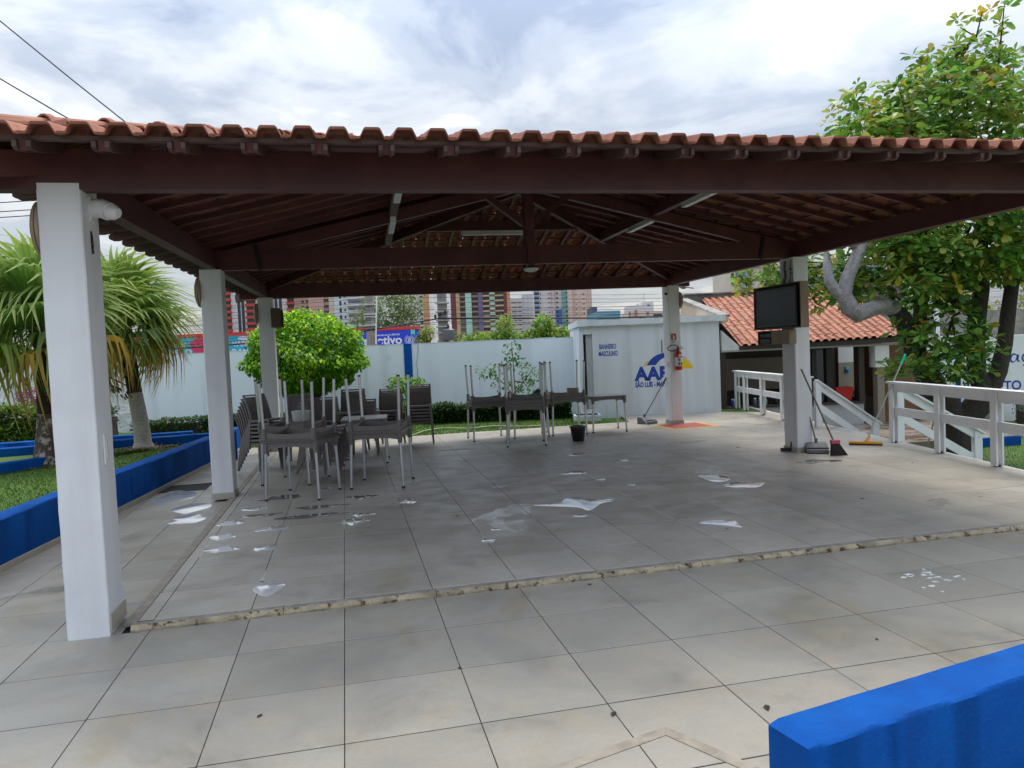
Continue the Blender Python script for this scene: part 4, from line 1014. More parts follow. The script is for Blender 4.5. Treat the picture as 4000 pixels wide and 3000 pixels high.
stroke([(12.98, 1.20), (12.93, 1.26), (12.83, 1.22), (12.80, 1.13), (12.88, 1.06), (12.80, 1.02), (12.72, .92), (12.76, .82), (12.88, .80), (12.98, .88), (13.03, 1.0)], [th, th, tk, tk, th, th, tk, tk, th, th, th], 'script_letter', ew, M_blueink)
stroke([(13.0, .94), (13.08, 1.08), (13.07, .98), (13.14, .88), (13.10, .72), (13.02, .66), (13.0, .74), (13.08, .82)], [th, tk, tk, tk, tk, th, th, th], 'script_letter', ew, M_blueink)
stroke([(13.18, .84), (13.26, 1.02), (13.24, .80), (13.22, .62)], [th, tk, tk, th], 'script_letter', ew, M_blueink)
stroke([(13.26, .98), (13.34, 1.05), (13.40, .98), (13.37, .87), (13.28, .84)], [th, tk, tk, tk, th], 'script_letter', ew, M_blueink)
stroke([(13.68, 1.02), (13.58, 1.06), (13.50, .96), (13.53, .85), (13.63, .88), (13.70, 1.03), (13.69, .88), (13.76, .86)], [th, tk, tk, tk, th, tk, tk, th], 'script_letter', ew, M_blueink)
stroke([(13.98, 1.02), (13.90, 1.06), (13.82, .97), (13.86, .86), (13.98, .88), (14.05, .95)], [tk, tk, tk, tk, th, th], 'script_letter', ew, M_blueink)
stroke([(13.90, .85), (13.93, .79), (13.88, .74), (13.83, .77)], [th, tk, tk, th], 'script_letter', ew, M_blueink)
stroke([(14.35, 1.02), (14.25, 1.07), (14.16, .97), (14.20, .86), (14.32, .86), (14.40, .97), (14.33, 1.04), (14.48, 1.05)], [th, tk, tk, tk, tk, tk, th, th], 'script_letter', ew, M_blueink)
mw = thing('mural_wall', 'white wall with yellow and dark painted shapes behind the tree trunk', 'wall', (0, 20.02, 0))
MB().box(10.66, 12.015, 0, .16, -.8, 1.62, .005).build('wall', M_white, mw)
flat(subdiv([(11.10, -.12), (11.42, -.16), (11.50, .02), (11.40, .14), (11.14, .16)], 2), 'painted_patch', mw, M_yellow)
flat(subdiv([(11.44, .80), (11.56, .72), (11.54, .95), (11.46, 1.08)], 2), 'painted_patch', mw, M_yellow)
for x_, z_ in ((11.44, 1.26), (11.57, 1.13), (11.35, 1.02), (11.66, .98)): flat(subdiv([(x_ - .08, z_), (x_, z_ + .05), (x_ + .08, z_ + .015), (x_, z_ - .03)], 2), 'painted_patch', mw, M_print)
flat(subdiv([(11.55, .30), (11.72, .28), (11.74, .52), (11.6, .5)], 2), 'painted_patch', mw, M_blueink)
t = thing('white_bench', 'white high garden bench with grey frame below the lettered wall', 'bench', (13.1, 19.2, -.75))
MB().box(-.72, .25, -.05, .4, .55, .63, .004).build('seat', M_greywall, t); MB().box(-.72, .0, .36, .40, .64, .95, .004).build('backrest', M_white, t)
for x_ in (-.68, .18): MB().box(x_, x_ + .07, 0, .3, 0, .549).build('leg', M_greywall, t)
rwl = thing('stone_wall', 'grey stone wall behind the white lettered wall', 'wall', (0, 24.5, 0))
for k in range(5): MB().box(11.5, 24, .002 * k, .4, .3 + .42 * k, .712 + .42 * k).build('stone_course', M_concrete, rwl)
t = thing('white_column_far', 'white thin column in front of the grey stone wall', 'column', (12.9, 22.4, -.75)); t.name = 'white_column'
MB().box(-.06, .06, -.06, .06, 0, 4.2).build('shaft', M_white, t); MB().box(-1.6, .4, -.05, .05, 2.55, 2.75).build('beam', M_dirtybeam, t)

# blue wall in the foreground
fwp = P2S(1.40, -3.00); fwa = PYAW + R(10.7)
t = thing('foreground_wall', 'thick low blue wall in the near right corner', 'low wall', (fwp.x, fwp.y, 0), fwa)
mb = MB(); n_ = 90; L_ = 4.0; rings = []; b_ = .012
for k in range(n_ + 1):
    x_ = L_ * k / n_; j = lambda s_=.0007: random.uniform(-s_, s_)
    e_ = .012 if k == 0 else 0
    rings.append([(x_, 0 - e_ + j(), -.05), (x_, 0 - e_ + j(), .45 - b_ - e_ + j()), (x_, -b_ + j(), .45 - e_ + j()), (x_, -.198 + b_ + j(), .45 - e_ + j()), (x_, -.198 + e_ + j(), .45 - b_ - e_ + j()), (x_, -.198 + e_ + j(), -.05)])
mb.add([p for r_ in rings for p in r_], [[k * 6 + q, (k + 1) * 6 + q, (k + 1) * 6 + (q + 1) % 6, k * 6 + (q + 1) % 6] for k in range(n_) for q in range(6)] + [[0, 1, 2, 3, 4, 5], [n_ * 6 + q for q in range(5, -1, -1)]])
mb.build('wall', M_blue, t, smooth=45)
o = MB().box(.0, 4.0, -1.6, -.2, -.05, .10).build('planting_bed', M_soil); o.location = (fwp.x, fwp.y, 0); o.rotation_euler = (0, 0, fwa); tag(o, kind='structure')
# ================================================================== TABLES AND CHAIRS
def make_table():
    t = thing('table', 'x', 'table'); h = .355
    mb = MB(); b_ = .02
    mb.prism([(-h + b_, -h), (h - b_, -h), (h, -h + b_), (h, h - b_), (h - b_, h), (-h + b_, h), (-h, h - b_), (-h, -h + b_)], .706, .722); mb.build('table_top', M_tabtop, t)
    ap = MB(); q = .315
    for ax in (0, 1):
        for s_ in (-1, 1):
            n_ = 10; rows = []
            for k in range(n_ + 1):
                u_ = -q + 2 * q * k / n_; dpt = .088 - .030 * (1 - (u_ / q) ** 2)
                for (o_, z_) in ((q + .006, .705), (q + .006, .705 - dpt), (q - .010, .705 - dpt), (q - .010, .705)):
                    rows.append((u_, s_ * o_, z_) if ax == 0 else (s_ * o_, u_, z_))
            ap.add(rows, [[k * 4 + a, (k + 1) * 4 + a, (k + 1) * 4 + (a + 1) % 4, k * 4 + (a + 1) % 4] for k in range(n_) for a in range(4)])
    for sx in (-1, 1):
        for sy in (-1, 1):
            ap.tube([(sx * q, sy * q, .7055), (sx * (q + .004), sy * (q + .004), .575)], [.036, .029], 12)
    ap.box(-q, q, -q, q, .695, .7045); ap.build('apron', M_plastic, t, smooth=40)
    for sx in (-1, 1):
        for sy in (-1, 1):
            l = MB().tube([(sx * (q + .002), sy * (q + .002), .60), (sx * (q + .022), sy * (q + .022), .018)], .0185, 12).build('leg', M_alu, t, smooth=60)
            MB().tube([(sx * (q + .0215), sy * (q + .0215), .022), (sx * (q + .0225), sy * (q + .0225), 0)], .0205, 12).build('foot_cap', M_black, l, smooth=60)
    return t
tab0 = make_table(); index_kids(tab0); used = [False]
def place_table(x, y, rz, label, inv=False):
    o = tab0 if not used[0] else copy_tree(tab0); used[0] = True
    o['label'] = label; o['group'] = 'square tables stacked on the deck'
    o.location = (x, y, DZ + (1.446 if inv else 0)); o.rotation_euler = (math.pi if inv else 0, 0, R(rz)); return o
TT = [(-2.65, 9.17, -8, 'front left pair beside the chair stacks'), (-1.76, 9.75, -3, 'pair just right of the front left pair'), (-3.06, 10.27, -9, 'pair directly behind the front left pair'),
      (-.51, 14.37, 13, 'leftmost pair of the far right table group'), (.21, 13.3, 1, 'frontmost pair of the far right table group'), (.29, 14.55, 9, 'pair holding the green cloth, far right group'), (1.05, 14.72, 7, 'pair with the beige tub, far right group')]
for x, y, rz, nm in TT:
    place_table(x, y, rz, 'lower upright table, ' + nm)
    place_table(x + random.uniform(-.012, .012), y + random.uniform(-.012, .012), rz + random.uniform(-2.5, 2.5), 'table turned legs up, upper of ' + nm, True)
wt_ = place_table(-2.40, 11.93, 8, 'single upright table with bare white top between the chair stacks')
for o in [q for q in S.objects if q.parent == wt_ and q.name.startswith('table_top')]: o.data = o.data.copy(); o.data.materials[0] = M_top
place_table(1.86, 14.88, 6, 'single upright table with white top right of the black bucket')

def make_chair():
    t = thing('chair', 'x', 'chair')
    yb = lambda z: .165 + (max(0, z - .44)) * .20 + .035 * max(0, (z - .62) / .22) ** 2
    def curve(x, z): return yb(z) + .030 * (1 - (x / .21) ** 2)
    b_ = MB()
    def slat(z0, z1, x0=-.205, x1=.205, n_=8, th=.014):
        rows = []
        for k in range(n_ + 1):
            x_ = x0 + (x1 - x0) * k / n_
            rows += [(x_, curve(x_, z0) - .010, z0), (x_, curve(x_, z1) + .006, z1), (x_, curve(x_, z1) + th, z1), (x_, curve(x_, z0) + th - .010, z0)]
        b_.add(rows, [[k * 4 + a, (k + 1) * 4 + a, (k + 1) * 4 + (a + 1) % 4, k * 4 + (a + 1) % 4] for k in range(n_) for a in range(4)] + [[0, 1, 2, 3], [n_ * 4 + a for a in (3, 2, 1, 0)]])
    z = .455
    for k in range(7): slat(z, z + .033); z += .046
    slat(.778, .800); slat(.812, .838)
    for x0, x1 in ((-.212, -.178), (.178, .212)):
        zs = [.44 + .40 * k / 8 for k in range(9)]; rows = []
        for z_ in zs:
            for x_ in (x0, x1): rows += [(x_, curve(x_, z_) - .004, z_)]
            for x_ in (x1, x0): rows += [(x_, curve(x_, z_) + .02, z_)]
        b_.add(rows, [[k * 4 + a, (k + 1) * 4 + a, (k + 1) * 4 + (a + 1) % 4, k * 4 + (a + 1) % 4] for k in range(8) for a in range(4)] + [[0, 1, 2, 3], [32 + a for a in (3, 2, 1, 0)]])
    b_.build('backrest', M_plastic, t, smooth=35)
    s_ = MB(); n_ = 10; rows = []
    for k in range(n_ + 1):
        y_ = -.215 + .40 * k / n_; dz = -.014 * math.sin(math.pi * k / n_) - (.012 if k == 0 else 0); wx = .205 + .015 * (1 - k / n_)
        rows += [(-wx, y_, .44 + dz + .008), (-wx * .6, y_, .44 + dz), (wx * .6, y_, .44 + dz), (wx, y_, .44 + dz + .008), (wx, y_, .405 if k else .395), (-wx, y_, .405 if k else .395)]
    s_.add(rows, [[k * 6 + a, (k + 1) * 6 + a, (k + 1) * 6 + (a + 1) % 6, k * 6 + (a + 1) % 6] for k in range(n_) for a in range(6)] + [[0, 1, 2, 3, 4, 5], [n_ * 6 + a for a in range(5, -1, -1)]])
    s_.build('seat', M_plastic, t, smooth=35)
    for sx in (-1, 1):
        MB().bar((sx * .195, -.185, .42), (sx * .222, -.215, 0), .034, .028, (0, 1, 0)).build('leg', M_plastic, t)
        MB().bar((sx * .192, .185, .46), (sx * .218, .265, 0), .034, .030, (0, 1, 0)).build('leg', M_plastic, t)
    return t
ch0 = make_chair(); index_kids(ch0); cu = [False]
ordn = ['lowest', 'second', 'third', 'fourth', 'fifth', 'sixth', 'seventh']
def stack(x, y, rz, n, where):
    a = R(rz); f = Vector((math.sin(a), -math.cos(a)))
    for k in range(n):
        o = ch0 if not cu[0] else copy_tree(ch0); cu[0] = True
        nm = 'top' if k == n - 1 else ordn[k] + ('' if k == 0 else ' from floor')
        o['label'] = f'slatted plastic chair, {nm} in the stack {where}'; o['group'] = 'stacked grey brown plastic chairs'
        o.location = (x + f.x * .043 * k + random.uniform(-.004, .004), y + f.y * .043 * k, DZ + .0615 * k); o.rotation_euler = (R(-.8 * k), 0, a + random.uniform(-.012, .012))
stack(-1.77, 14.12, 6, 6, 'farthest right, before the sapling')
stack(-2.34, 13.98, -3, 5, 'second from the right')
stack(-2.86, 13.2, 4, 6, 'behind the white-topped table')
stack(-2.58, 12.75, 8, 3, 'low, just behind the white table top')
stack(-3.52, 12.12, 5, 6, 'beside the far left column')
stack(-3.30, 12.95, 8, 4, 'under the round clipped tree')
stack(-2.92, 11.02, 72, 5, 'turned sideways at the front')
stack(-3.98, 11.55, 62, 7, 'leftmost of all')

t = thing('white_tub', 'white round tub on the tables at the left', 'tub', (-3.08, 10.72, .80 + DZ)); MB().lathe([(.11, 0), (.125, .02), (.13, .13), (.135, .135), (.135, .15), (.12, .15)], 24).build('body', M_top, t, smooth=40)
MB().box(-.04, .04, -.04, .04, -.11, -.001).build('foot', M_top, t)
t = thing('beige_tub', 'beige round tub in the upturned table beside the bathroom door', 'tub', (1.20, 14.66, .722 + DZ + .022)); MB().lathe([(.105, 0), (.115, .02), (.118, .155), (.122, .16), (.122, .17), (.11, .17)], 24).build('body', mat('beige_plastic', (.36, .31, .24), .5), t, smooth=40)
t = thing('green_cloth', 'dark green cloth bundled in the upturned rear table', 'cloth', (.46, 14.62, .746 + DZ))
n_ = 14; vs = []; 
for i in range(n_ + 1):
    for j in range(n_ + 1):
        u_, v_ = i / n_ - .5, j / n_ - .5; e_ = max(0, 1 - 4 * (u_ * u_ + v_ * v_)); vs.append((u_ * .46, v_ * .3, .005 + e_ * (.10 + .05 * math.sin(9 * u_ + 3 * v_) + .04 * math.sin(17 * v_ + 5 * u_))))
MB().add(vs, [[i * (n_ + 1) + j, (i + 1) * (n_ + 1) + j, (i + 1) * (n_ + 1) + j + 1, i * (n_ + 1) + j + 1] for i in range(n_) for j in range(n_)]).build('fabric', mat('green_fabric', (.01, .075, .05), .8), t, smooth=80, fix=False)
t = thing('black_bucket', 'black plastic bucket standing on the deck before the bathroom', 'bucket', (1.165, 13.45, DZ))
MB().lathe([(.100, 0), (.108, .012), (.142, .25), (.158, .252), (.158, .268), (.146, .270), (.138, .250), (.105, .02)], 28).build('body', M_black, t, smooth=40)

# ---------------------------------------------------------------- cleaning tools
def V3(*a): return Vector(a)
t = thing('squeegee', 'grey squeegee leaning on the inner face of the middle right column', 'squeegee', (4.17, 11.08, DZ))
MB().tube([(0, 0, .055), (.012, .03, 1.40)], .0125, 10).build('pole', M_steelpole, t, smooth=60); MB().tube([(.012, .03, 1.39), (.0135, .034, 1.56)], .0165, 10).build('grip', M_black, t, smooth=60)
MB().bar((-.15, .06, .035), (.14, -.09, .035), .045, .030).bar((-.15, .06, .012), (.14, -.09, .012), .014, .024).build('blade', M_black, t); MB().tube([(0, 0, .04), (0, 0, .15)], [.03, .017], 10).build('socket', M_black, t)
def dustpan(x, y, rz, label, top):
    t = thing('dustpan', label, 'dustpan', (x, y, DZ), R(rz))
    mb = MB(); pr = [(-.14, .0), (-.14, .012), (-.06, .085), (.0, .135), (.10, .145), (.13, .12), (.13, 0)]
    mb.add([(sx * .15 * (1.0 if y_ < .0 else .93), y_, z_) for sx in (-1, 1) for y_, z_ in pr], [list(range(7)), list(range(13, 6, -1))] + [[i, 7 + i, 7 + (i + 1) % 7, (i + 1) % 7] for i in range(7)]); mb.build('pan', M_greypl, t)
    MB().box(-.145, .145, -.20, -.142, 0, .065, .012).build('brush_head', M_greypl, t); MB().box(-.15, .15, -.146, -.139, .066, .085).build('pan_lip', M_black, t)
    a = R(-rz); l = Matrix.Rotation(a, 3, 'Z') @ Vector(top)
    MB().tube([(0, .05, .14), tuple(Vector((0, .05, .14)) * .12 + l * .88)], .0115, 10).build('pole', M_steelpole, t, smooth=60); MB().tube([tuple(Vector((0, .05, .14)) * .13 + l * .87), tuple(l)], .0155, 10).build('grip', M_black, t, smooth=60)
    MB().tube([(0, .05, .12), (0, .05, .2)], .022, 10).build('socket', M_greypl, t)
dustpan(4.46, 10.88, -14, 'grey long-handled dustpan in front of the middle right column', (-.12, .15, .90))
dustpan(2.86, 15.92, 38, 'grey long-handled dustpan leaning toward the extinguisher column', (.44, -.10, .97))
t = thing('broom', 'broom with wooden stick, pink collar and dark bristles leaning on the middle right column', 'broom', (4.60, 10.50, DZ))
MB().tube([(-.05, 0, .2), (-.36, .33, 1.24)], .0125, 10).build('stick', M_stick, t, smooth=60)
mb = MB(); mb.add([(-.095, -.035, 0), (.135, -.035, 0), (.135, .035, 0), (-.095, .035, 0), (-.085, -.03, .17), (.02, -.03, .17), (.02, .03, .17), (-.085, .03, .17)], [(3, 2, 1, 0), (0, 1, 5, 4), (1, 2, 6, 5), (2, 3, 7, 6), (3, 0, 4, 7), (4, 5, 6, 7)]); mb.build('bristles', M_bristle, t)
MB().box(-.095, .03, -.036, .036, .171, .225, .006).build('collar', M_pink, t)
for k in range(26): pass
hd = V3(5.42, 11.36, DZ); p1 = V3(5.90, 11.44, .985); dr_ = (p1 - hd) / .69
t = thing('squeegee', 'yellow squeegee with aluminium pole and teal grip leaning on the near railing', 'squeegee', hd)
MB().tube([(0, 0, .06), tuple(dr_ * .90)], .0115, 10).build('pole', M_alu, t, smooth=60); MB().tube([tuple(dr_ * .89), tuple(dr_)], .016, 10).build('grip', M_teal, t, smooth=60)
MB().bar((-.22, .10, .045), (.20, -.11, .04), .05, .03).build('blade_holder', M_yelpl, t); MB().bar((-.22, .10, .016), (.20, -.11, .013), .016, .03).build('blade', M_black, t); MB().tube([(0, 0, .05), tuple(dr_ * .10)], [.03, .017], 10).build('socket', M_yelpl, t)
t = thing('wooden_stick', 'thin wooden stick leaning behind the near stair rail', 'stick', (7.18, 13.0, -.75)); MB().tube([(-.03, 0, 0), (.24, .02, .92)], .014, 8).build('stick', M_stick, t)
t = thing('garden_hose', 'pale green hose looped on the lawn behind the chairs', 'hose', (-1.7, 16.0, .004))
hp = [(-1.1, -1.2, .02), (-.5, -.4, .02), (-.3, .5, .02), (.1, .9, .02), (.7, .6, .02), (1.2, .9, .02), (2.0, .5, .02), (2.6, .75, .02)]
MB().tube([tuple(.5 * ((2 * Vector(hp[i])) + (Vector(hp[min(i + 1, 7)]) - Vector(hp[max(i - 1, 0)])) * u_ + (2 * Vector(hp[max(i - 1, 0)]) - 5 * Vector(hp[i]) + 4 * Vector(hp[min(i + 1, 7)]) - Vector(hp[min(i + 2, 7)])) * u_ ** 2 + (3 * Vector(hp[i]) - Vector(hp[max(i - 1, 0)]) - 3 * Vector(hp[min(i + 1, 7)]) + Vector(hp[min(i + 2, 7)])) * u_ ** 3)) for i in range(7) for u_ in (0, .25, .5, .75)], .014, 8).build('hose', mat('pale_hose', (.36, .46, .22), .4), t, smooth=60)

# ================================================================== PLANTS
def leaf_base(kind):
    if kind == 'obovate':
        v = np.array([(0, 0, 0), (.33, .10, .03), (.33, -.10, .03), (.70, .235, .035), (.70, -.235, .035), (.92, .14, -.03), (.92, -.14, -.03), (1.0, 0, -.06), (.36, 0, -.015), (.72, 0, -.03)])
        f = np.array([(0, 8, 1), (0, 2, 8), (1, 8, 3), (8, 9, 3), (2, 4, 8), (8, 4, 9), (3, 9, 5), (9, 7, 5), (4, 6, 9), (9, 6, 7)])
    else:
        v = np.array([(0, 0, 0), (.45, .27, .05), (.45, -.27, .05), (1.0, 0, -.14), (.48, 0, -.03)]); f = np.array([(0, 4, 1), (0, 2, 4), (1, 4, 3), (4, 2, 3)])
    return v, f
def leaf_frames(D, roll):
    D = D / np.linalg.norm(D, axis=1, keepdims=True); up = np.tile((0, 0, 1.0), (len(D), 1)); up[np.abs(D[:, 2]) > .97] = (1, 0, 0)
    Yv = np.cross(up, D); Yv /= np.linalg.norm(Yv, axis=1, keepdims=True); Zv = np.cross(D, Yv)
    c, s = np.cos(roll)[:, None], np.sin(roll)[:, None]; Y2 = Yv * c + Zv * s; Z2 = -Yv * s + Zv * c
    return D, Y2, Z2
def leaves(name, pos, D, size, tint, kind, parent, wide=1.0, roll=None):
    v, f = leaf_base(kind); n = len(pos); roll = rng.normal(0, .5, n) if roll is None else roll
    X, Y_, Z_ = leaf_frames(D, roll); sz = np.asarray(size)[:, None, None]
    V = pos[:, None] + sz * (v[None, :, 0, None] * X[:, None] + v[None, :, 1, None] * wide * Y_[:, None] + v[None, :, 2, None] * Z_[:, None])
    F = (f[None] + (np.arange(n) * len(v))[:, None, None]).reshape(-1, 3)
    return mass(name, V.reshape(-1, 3), F, M_leaf, parent, np.repeat(tint, len(v), axis=0))
def pick(cols, w_, n, jit=.16):
    c = np.array(cols)[rng.choice(len(cols), n, p=np.array(w_) / sum(w_))]; return c * (1 + rng.normal(0, jit, (n, 1)))
leaf_cache = {}
def leaf_objects(parent, pos, D, size, tint, kind, wide=1.0):
    """leaves that can be picked apart: one object each, meshes shared"""
    v, f = leaf_base(kind); ks = []
    for c in range(7):
        key = (kind, parent.name, c)
        me = bpy.data.meshes.new('leaf'); me.from_pydata([(a, b_ * wide, z_) for a, b_, z_ in v], [], f.tolist()); me.update()
        at = me.color_attributes.new('tint', 'FLOAT_COLOR', 'POINT'); tc_ = tint[rng.integers(len(tint))]
        at.data.foreach_set('color', np.tile((*tc_, 1), (len(v), 1)).astype(np.float32).ravel()); me.materials.append(M_leaf); ks.append(me)
    X, Y_, Z_ = leaf_frames(D, rng.normal(0, .5, len(pos)))
    for i in range(len(pos)):
        o = link('leaf', ks[i % 7], parent); s_ = float(size[i])
        o.matrix_local = Matrix(((X[i, 0] * s_, Y_[i, 0] * s_, Z_[i, 0] * s_, pos[i, 0]), (X[i, 1] * s_, Y_[i, 1] * s_, Z_[i, 1] * s_, pos[i, 1]), (X[i, 2] * s_, Y_[i, 2] * s_, Z_[i, 2] * s_, pos[i, 2]), (0, 0, 0, 1)))
def crown(parent, pos, D, size, tint, kind, wide, single, camloc):
    d = np.linalg.norm(pos + np.array(camloc), axis=1); wp = pos + np.array(camloc)
    vis = (np.abs(wp[:, 0]) < wp[:, 1] * .72); key = d + np.where(vis, 0, 100); o = np.argsort(key)
    a, b_ = o[:single], o[single:]
    if single: leaf_objects(parent, pos[a], D[a], size[a], tint[a], kind, wide)
    tag(leaves('foliage', pos[b_], D[b_], size[b_], tint[b_], kind, parent, wide), kind='stuff')
def shell(n, c, r, inner=.55, flat=None):
    """points in the outer part of an ellipsoid, with bumps"""
    d = rng.normal(0, 1, (n, 3)); d /= np.linalg.norm(d, axis=1, keepdims=True)
    b_ = 1 + .13 * np.sin(d[:, 0] * 7 + 1) * np.sin(d[:, 1] * 6 + 2) + .10 * np.sin(d[:, 2] * 9 + d[:, 0] * 5)
    q = rng.uniform(inner ** 3, 1, n) ** (1 / 3) * b_
    return np.array(c) + d * q[:, None] * np.array(r), d

# big almond tree on the right
AX, AY = 8.62, 14.1
at_ = thing('almond_tree', 'big spreading tree with large glossy leaves and a pale twisted limb beside the bar', 'tree', (AX, AY, -.76))
A_ = lambda x, z, y=14.0: (x - AX, y - AY, z + .76)
tr = MB()
tr.tube([A_(8.60, -.85, 14.1), A_(8.56, -.6, 14.1), A_(8.50, -.2, 14.1), A_(8.42, .1, 14.1)], [.36, .30, .27, .26], 14)
tr.tube([A_(8.46, -.05, 14.1), A_(8.25, .32, 14.05), A_(7.95, .75), A_(7.68, 1.3), A_(7.48, 1.72, 13.9), A_(7.32, 2.0, 13.8), A_(7.05, 2.24, 13.7)], [.25, .24, .22, .19, .17, .16, .145], 12)
tr.tube([A_(8.44, -.02, 14.1), A_(8.72, .22, 14.0), A_(8.90, .46, 13.95), A_(8.93, .62, 13.9)], [.24, .24, .25, .23], 12)
tr.tube([A_(8.90, .52, 13.9), A_(8.74, .95, 13.9), A_(8.72, 1.45, 13.9), A_(8.80, 2.0, 13.95), A_(8.98, 2.5, 14.1), A_(9.2, 3.2, 14.4), A_(9.3, 4.4, 14.6)], [.19, .165, .16, .155, .14, .11, .06], 12)
tr.tube([A_(8.95, .55, 13.9), A_(9.12, .95, 13.85), A_(9.24, 1.45, 13.85), A_(9.34, 2.0, 13.9), A_(9.5, 2.6, 14.0), A_(9.85, 3.2, 14.1), A_(10.3, 4.4, 14.2)], [.17, .15, .135, .13, .12, .10, .05], 12)
tr.tube([A_(7.70, 1.25), A_(7.9, 1.9, 14.3), A_(8.1, 2.9, 14.5), A_(8.3, 4.0, 14.6)], [.14, .13, .10, .05], 10)
tr.tube([A_(8.8, 2.05, 13.95), A_(8.3, 2.45, 14.0), A_(7.9, 2.9, 14.0), A_(7.3, 3.6, 14.0)], [.15, .13, .10, .05], 10)
tr.build('trunk', M_bark, at_, smooth=60)
lb = MB()
lb.tube([A_(7.12, 2.2, 13.72), A_(6.9, 2.27, 13.62), A_(6.62, 2.20, 13.58), A_(6.36, 2.12, 13.56), A_(6.22, 2.24, 13.55), A_(6.13, 2.45, 13.55), A_(6.12, 2.66, 13.55)], [.15, .145, .14, .165, .165, .14, .125], 12)
lb.tube([A_(6.12, 2.5, 13.55), A_(6.17, 2.78, 13.5), A_(6.28, 3.02, 13.5), A_(6.40, 3.25, 13.5), A_(6.45, 3.48, 13.5), A_(6.6, 3.9, 13.6), A_(6.9, 4.6, 13.9)], [.14, .12, .115, .115, .11, .08, .05], 12)
lb.tube([A_(6.40, 3.36, 13.5), A_(6.15, 3.42, 13.45), A_(5.95, 3.36, 13.4), A_(5.7, 3.5, 13.5)], [.08, .075, .07, .03], 8)
lb.tube([A_(6.12, 2.42, 13.55), A_(5.98, 2.55, 13.55), A_(5.86, 2.75, 13.55), A_(5.85, 3.0, 13.6), A_(5.92, 3.35, 13.8)], [.11, .10, .095, .08, .04], 10)
lb.build('limb', M_limb, at_, smooth=60)
GA = [(.10, .25, .04), (.17, .34, .05), (.25, .38, .06), (.055, .145, .032), (.36, .40, .08), (.55, .42, .05), (.36, .26, .11)]
def rosettes(specs, per=8, ls=.205):
    P_, D_, S__, C_ = [], [], [], []
    for n, c, r, inner, wts in specs:
        p, d = shell(n, c, r, inner)
        for i in range(n):
            ax = d[i] * .5 + np.array((0, 0, .75)) + rng.normal(0, .35, 3); ax /= np.linalg.norm(ax)
            a = np.cross(ax, (.3, .9, .2)); a /= np.linalg.norm(a); b_ = np.cross(ax, a); k = int(rng.integers(per - 2, per + 2)); ph = rng.uniform(0, 6.28)
            base = pick(GA, wts, 1, .12)[0]; s0 = ls * rng.uniform(.75, 1.2)
            for q in range(k):
                t_ = ph + 6.283 * q / k + rng.normal(0, .2); el = rng.uniform(-.25, .65)
                D_.append(a * math.cos(t_) * math.cos(el) + b_ * math.sin(t_) * math.cos(el) + ax * math.sin(el)); P_.append(p[i] + D_[-1] * .02); S__.append(s0 * rng.uniform(.7, 1.15)); C_.append(base * rng.uniform(.8, 1.25) if rng.random() > .05 else np.array(GA[5]) * rng.uniform(.7, 1.1))
    return np.array(P_), np.array(D_), np.array(S__), np.array(C_)
w1 = [4, 6, 5, 2, 2.2, .8, .4]; w2 = [5, 5, 2, 5, .6, .25, .2]
o3 = np.array((AX, AY, -.76))
def ac(n, x, y, z, rx, ry, rz_, inner, wt): return (n, np.array((x, y, z)) - o3, (rx, ry, rz_), inner, wt)
pos, D_, sz, ti = rosettes([ac(1150, 9.3, 14.6, 4.75, 3.0, 2.4, 2.25, .62, w1), ac(260, 6.95, 13.9, 5.05, 1.2, 1.2, .80, .4, w1), ac(70, 8.6, 14.2, 6.6, 1.0, 1.0, .55, .3, w1), ac(470, 8.7, 13.8, 3.45, 2.0, 1.6, 1.0, .5, w1), ac(170, 10.0, 14.2, 3.3, 1.2, 1.2, .75, .4, w1), ac(160, 7.5, 13.5, 3.0, 1.1, .8, .75, .4, w1),
                            ac(80, 7.95, 13.65, 1.75, .85, .7, .62, .3, w2), ac(60, 8.0, 13.4, 1.15, .75, .5, .42, .3, w2), ac(14, 7.05, 13.2, 1.08, .4, .25, .22, .2, w2), ac(75, 5.7, 15.6, 3.15, .75, .6, .42, .3, w1), ac(70, 6.55, 15.0, 2.9, .65, .5, .6, .3, w1), ac(10, 4.95, 15.8, 2.9, .22, .25, .25, .1, w1),
                            ac(330, 8.3, 14.0, 5.65, 1.9, 1.5, .95, .45, w1), ac(10, 8.75, 13.6, 7.35, .55, .5, .25, .2, w1), ac(60, 6.6, 14.4, 2.75, .4, .5, .35, .3, w2)])
crown(at_, pos, D_, sz, ti, 'obovate', 1.0, 300, o3)
tw = MB()
for k in range(46):
    p = pos[rng.integers(len(pos))]; q = p * .55 + np.array(A_(8.6, 2.6, 14.0)) * .45; tw.tube([tuple(q), tuple((p + q) / 2 + rng.normal(0, .08, 3)), tuple(p)], [.03, .02, .008], 6)
tw.tube([A_(8.2, 6.6, 13.9), A_(8.7, 7.05, 13.7), A_(8.75, 7.45, 13.6)], [.03, .02, .01], 6); tw.tube([A_(8.7, 7.05, 13.7), A_(8.35, 7.2, 13.6)], [.015, .008], 6)
tw.build('twigs', M_bark, at_)['kind'] = 'stuff'

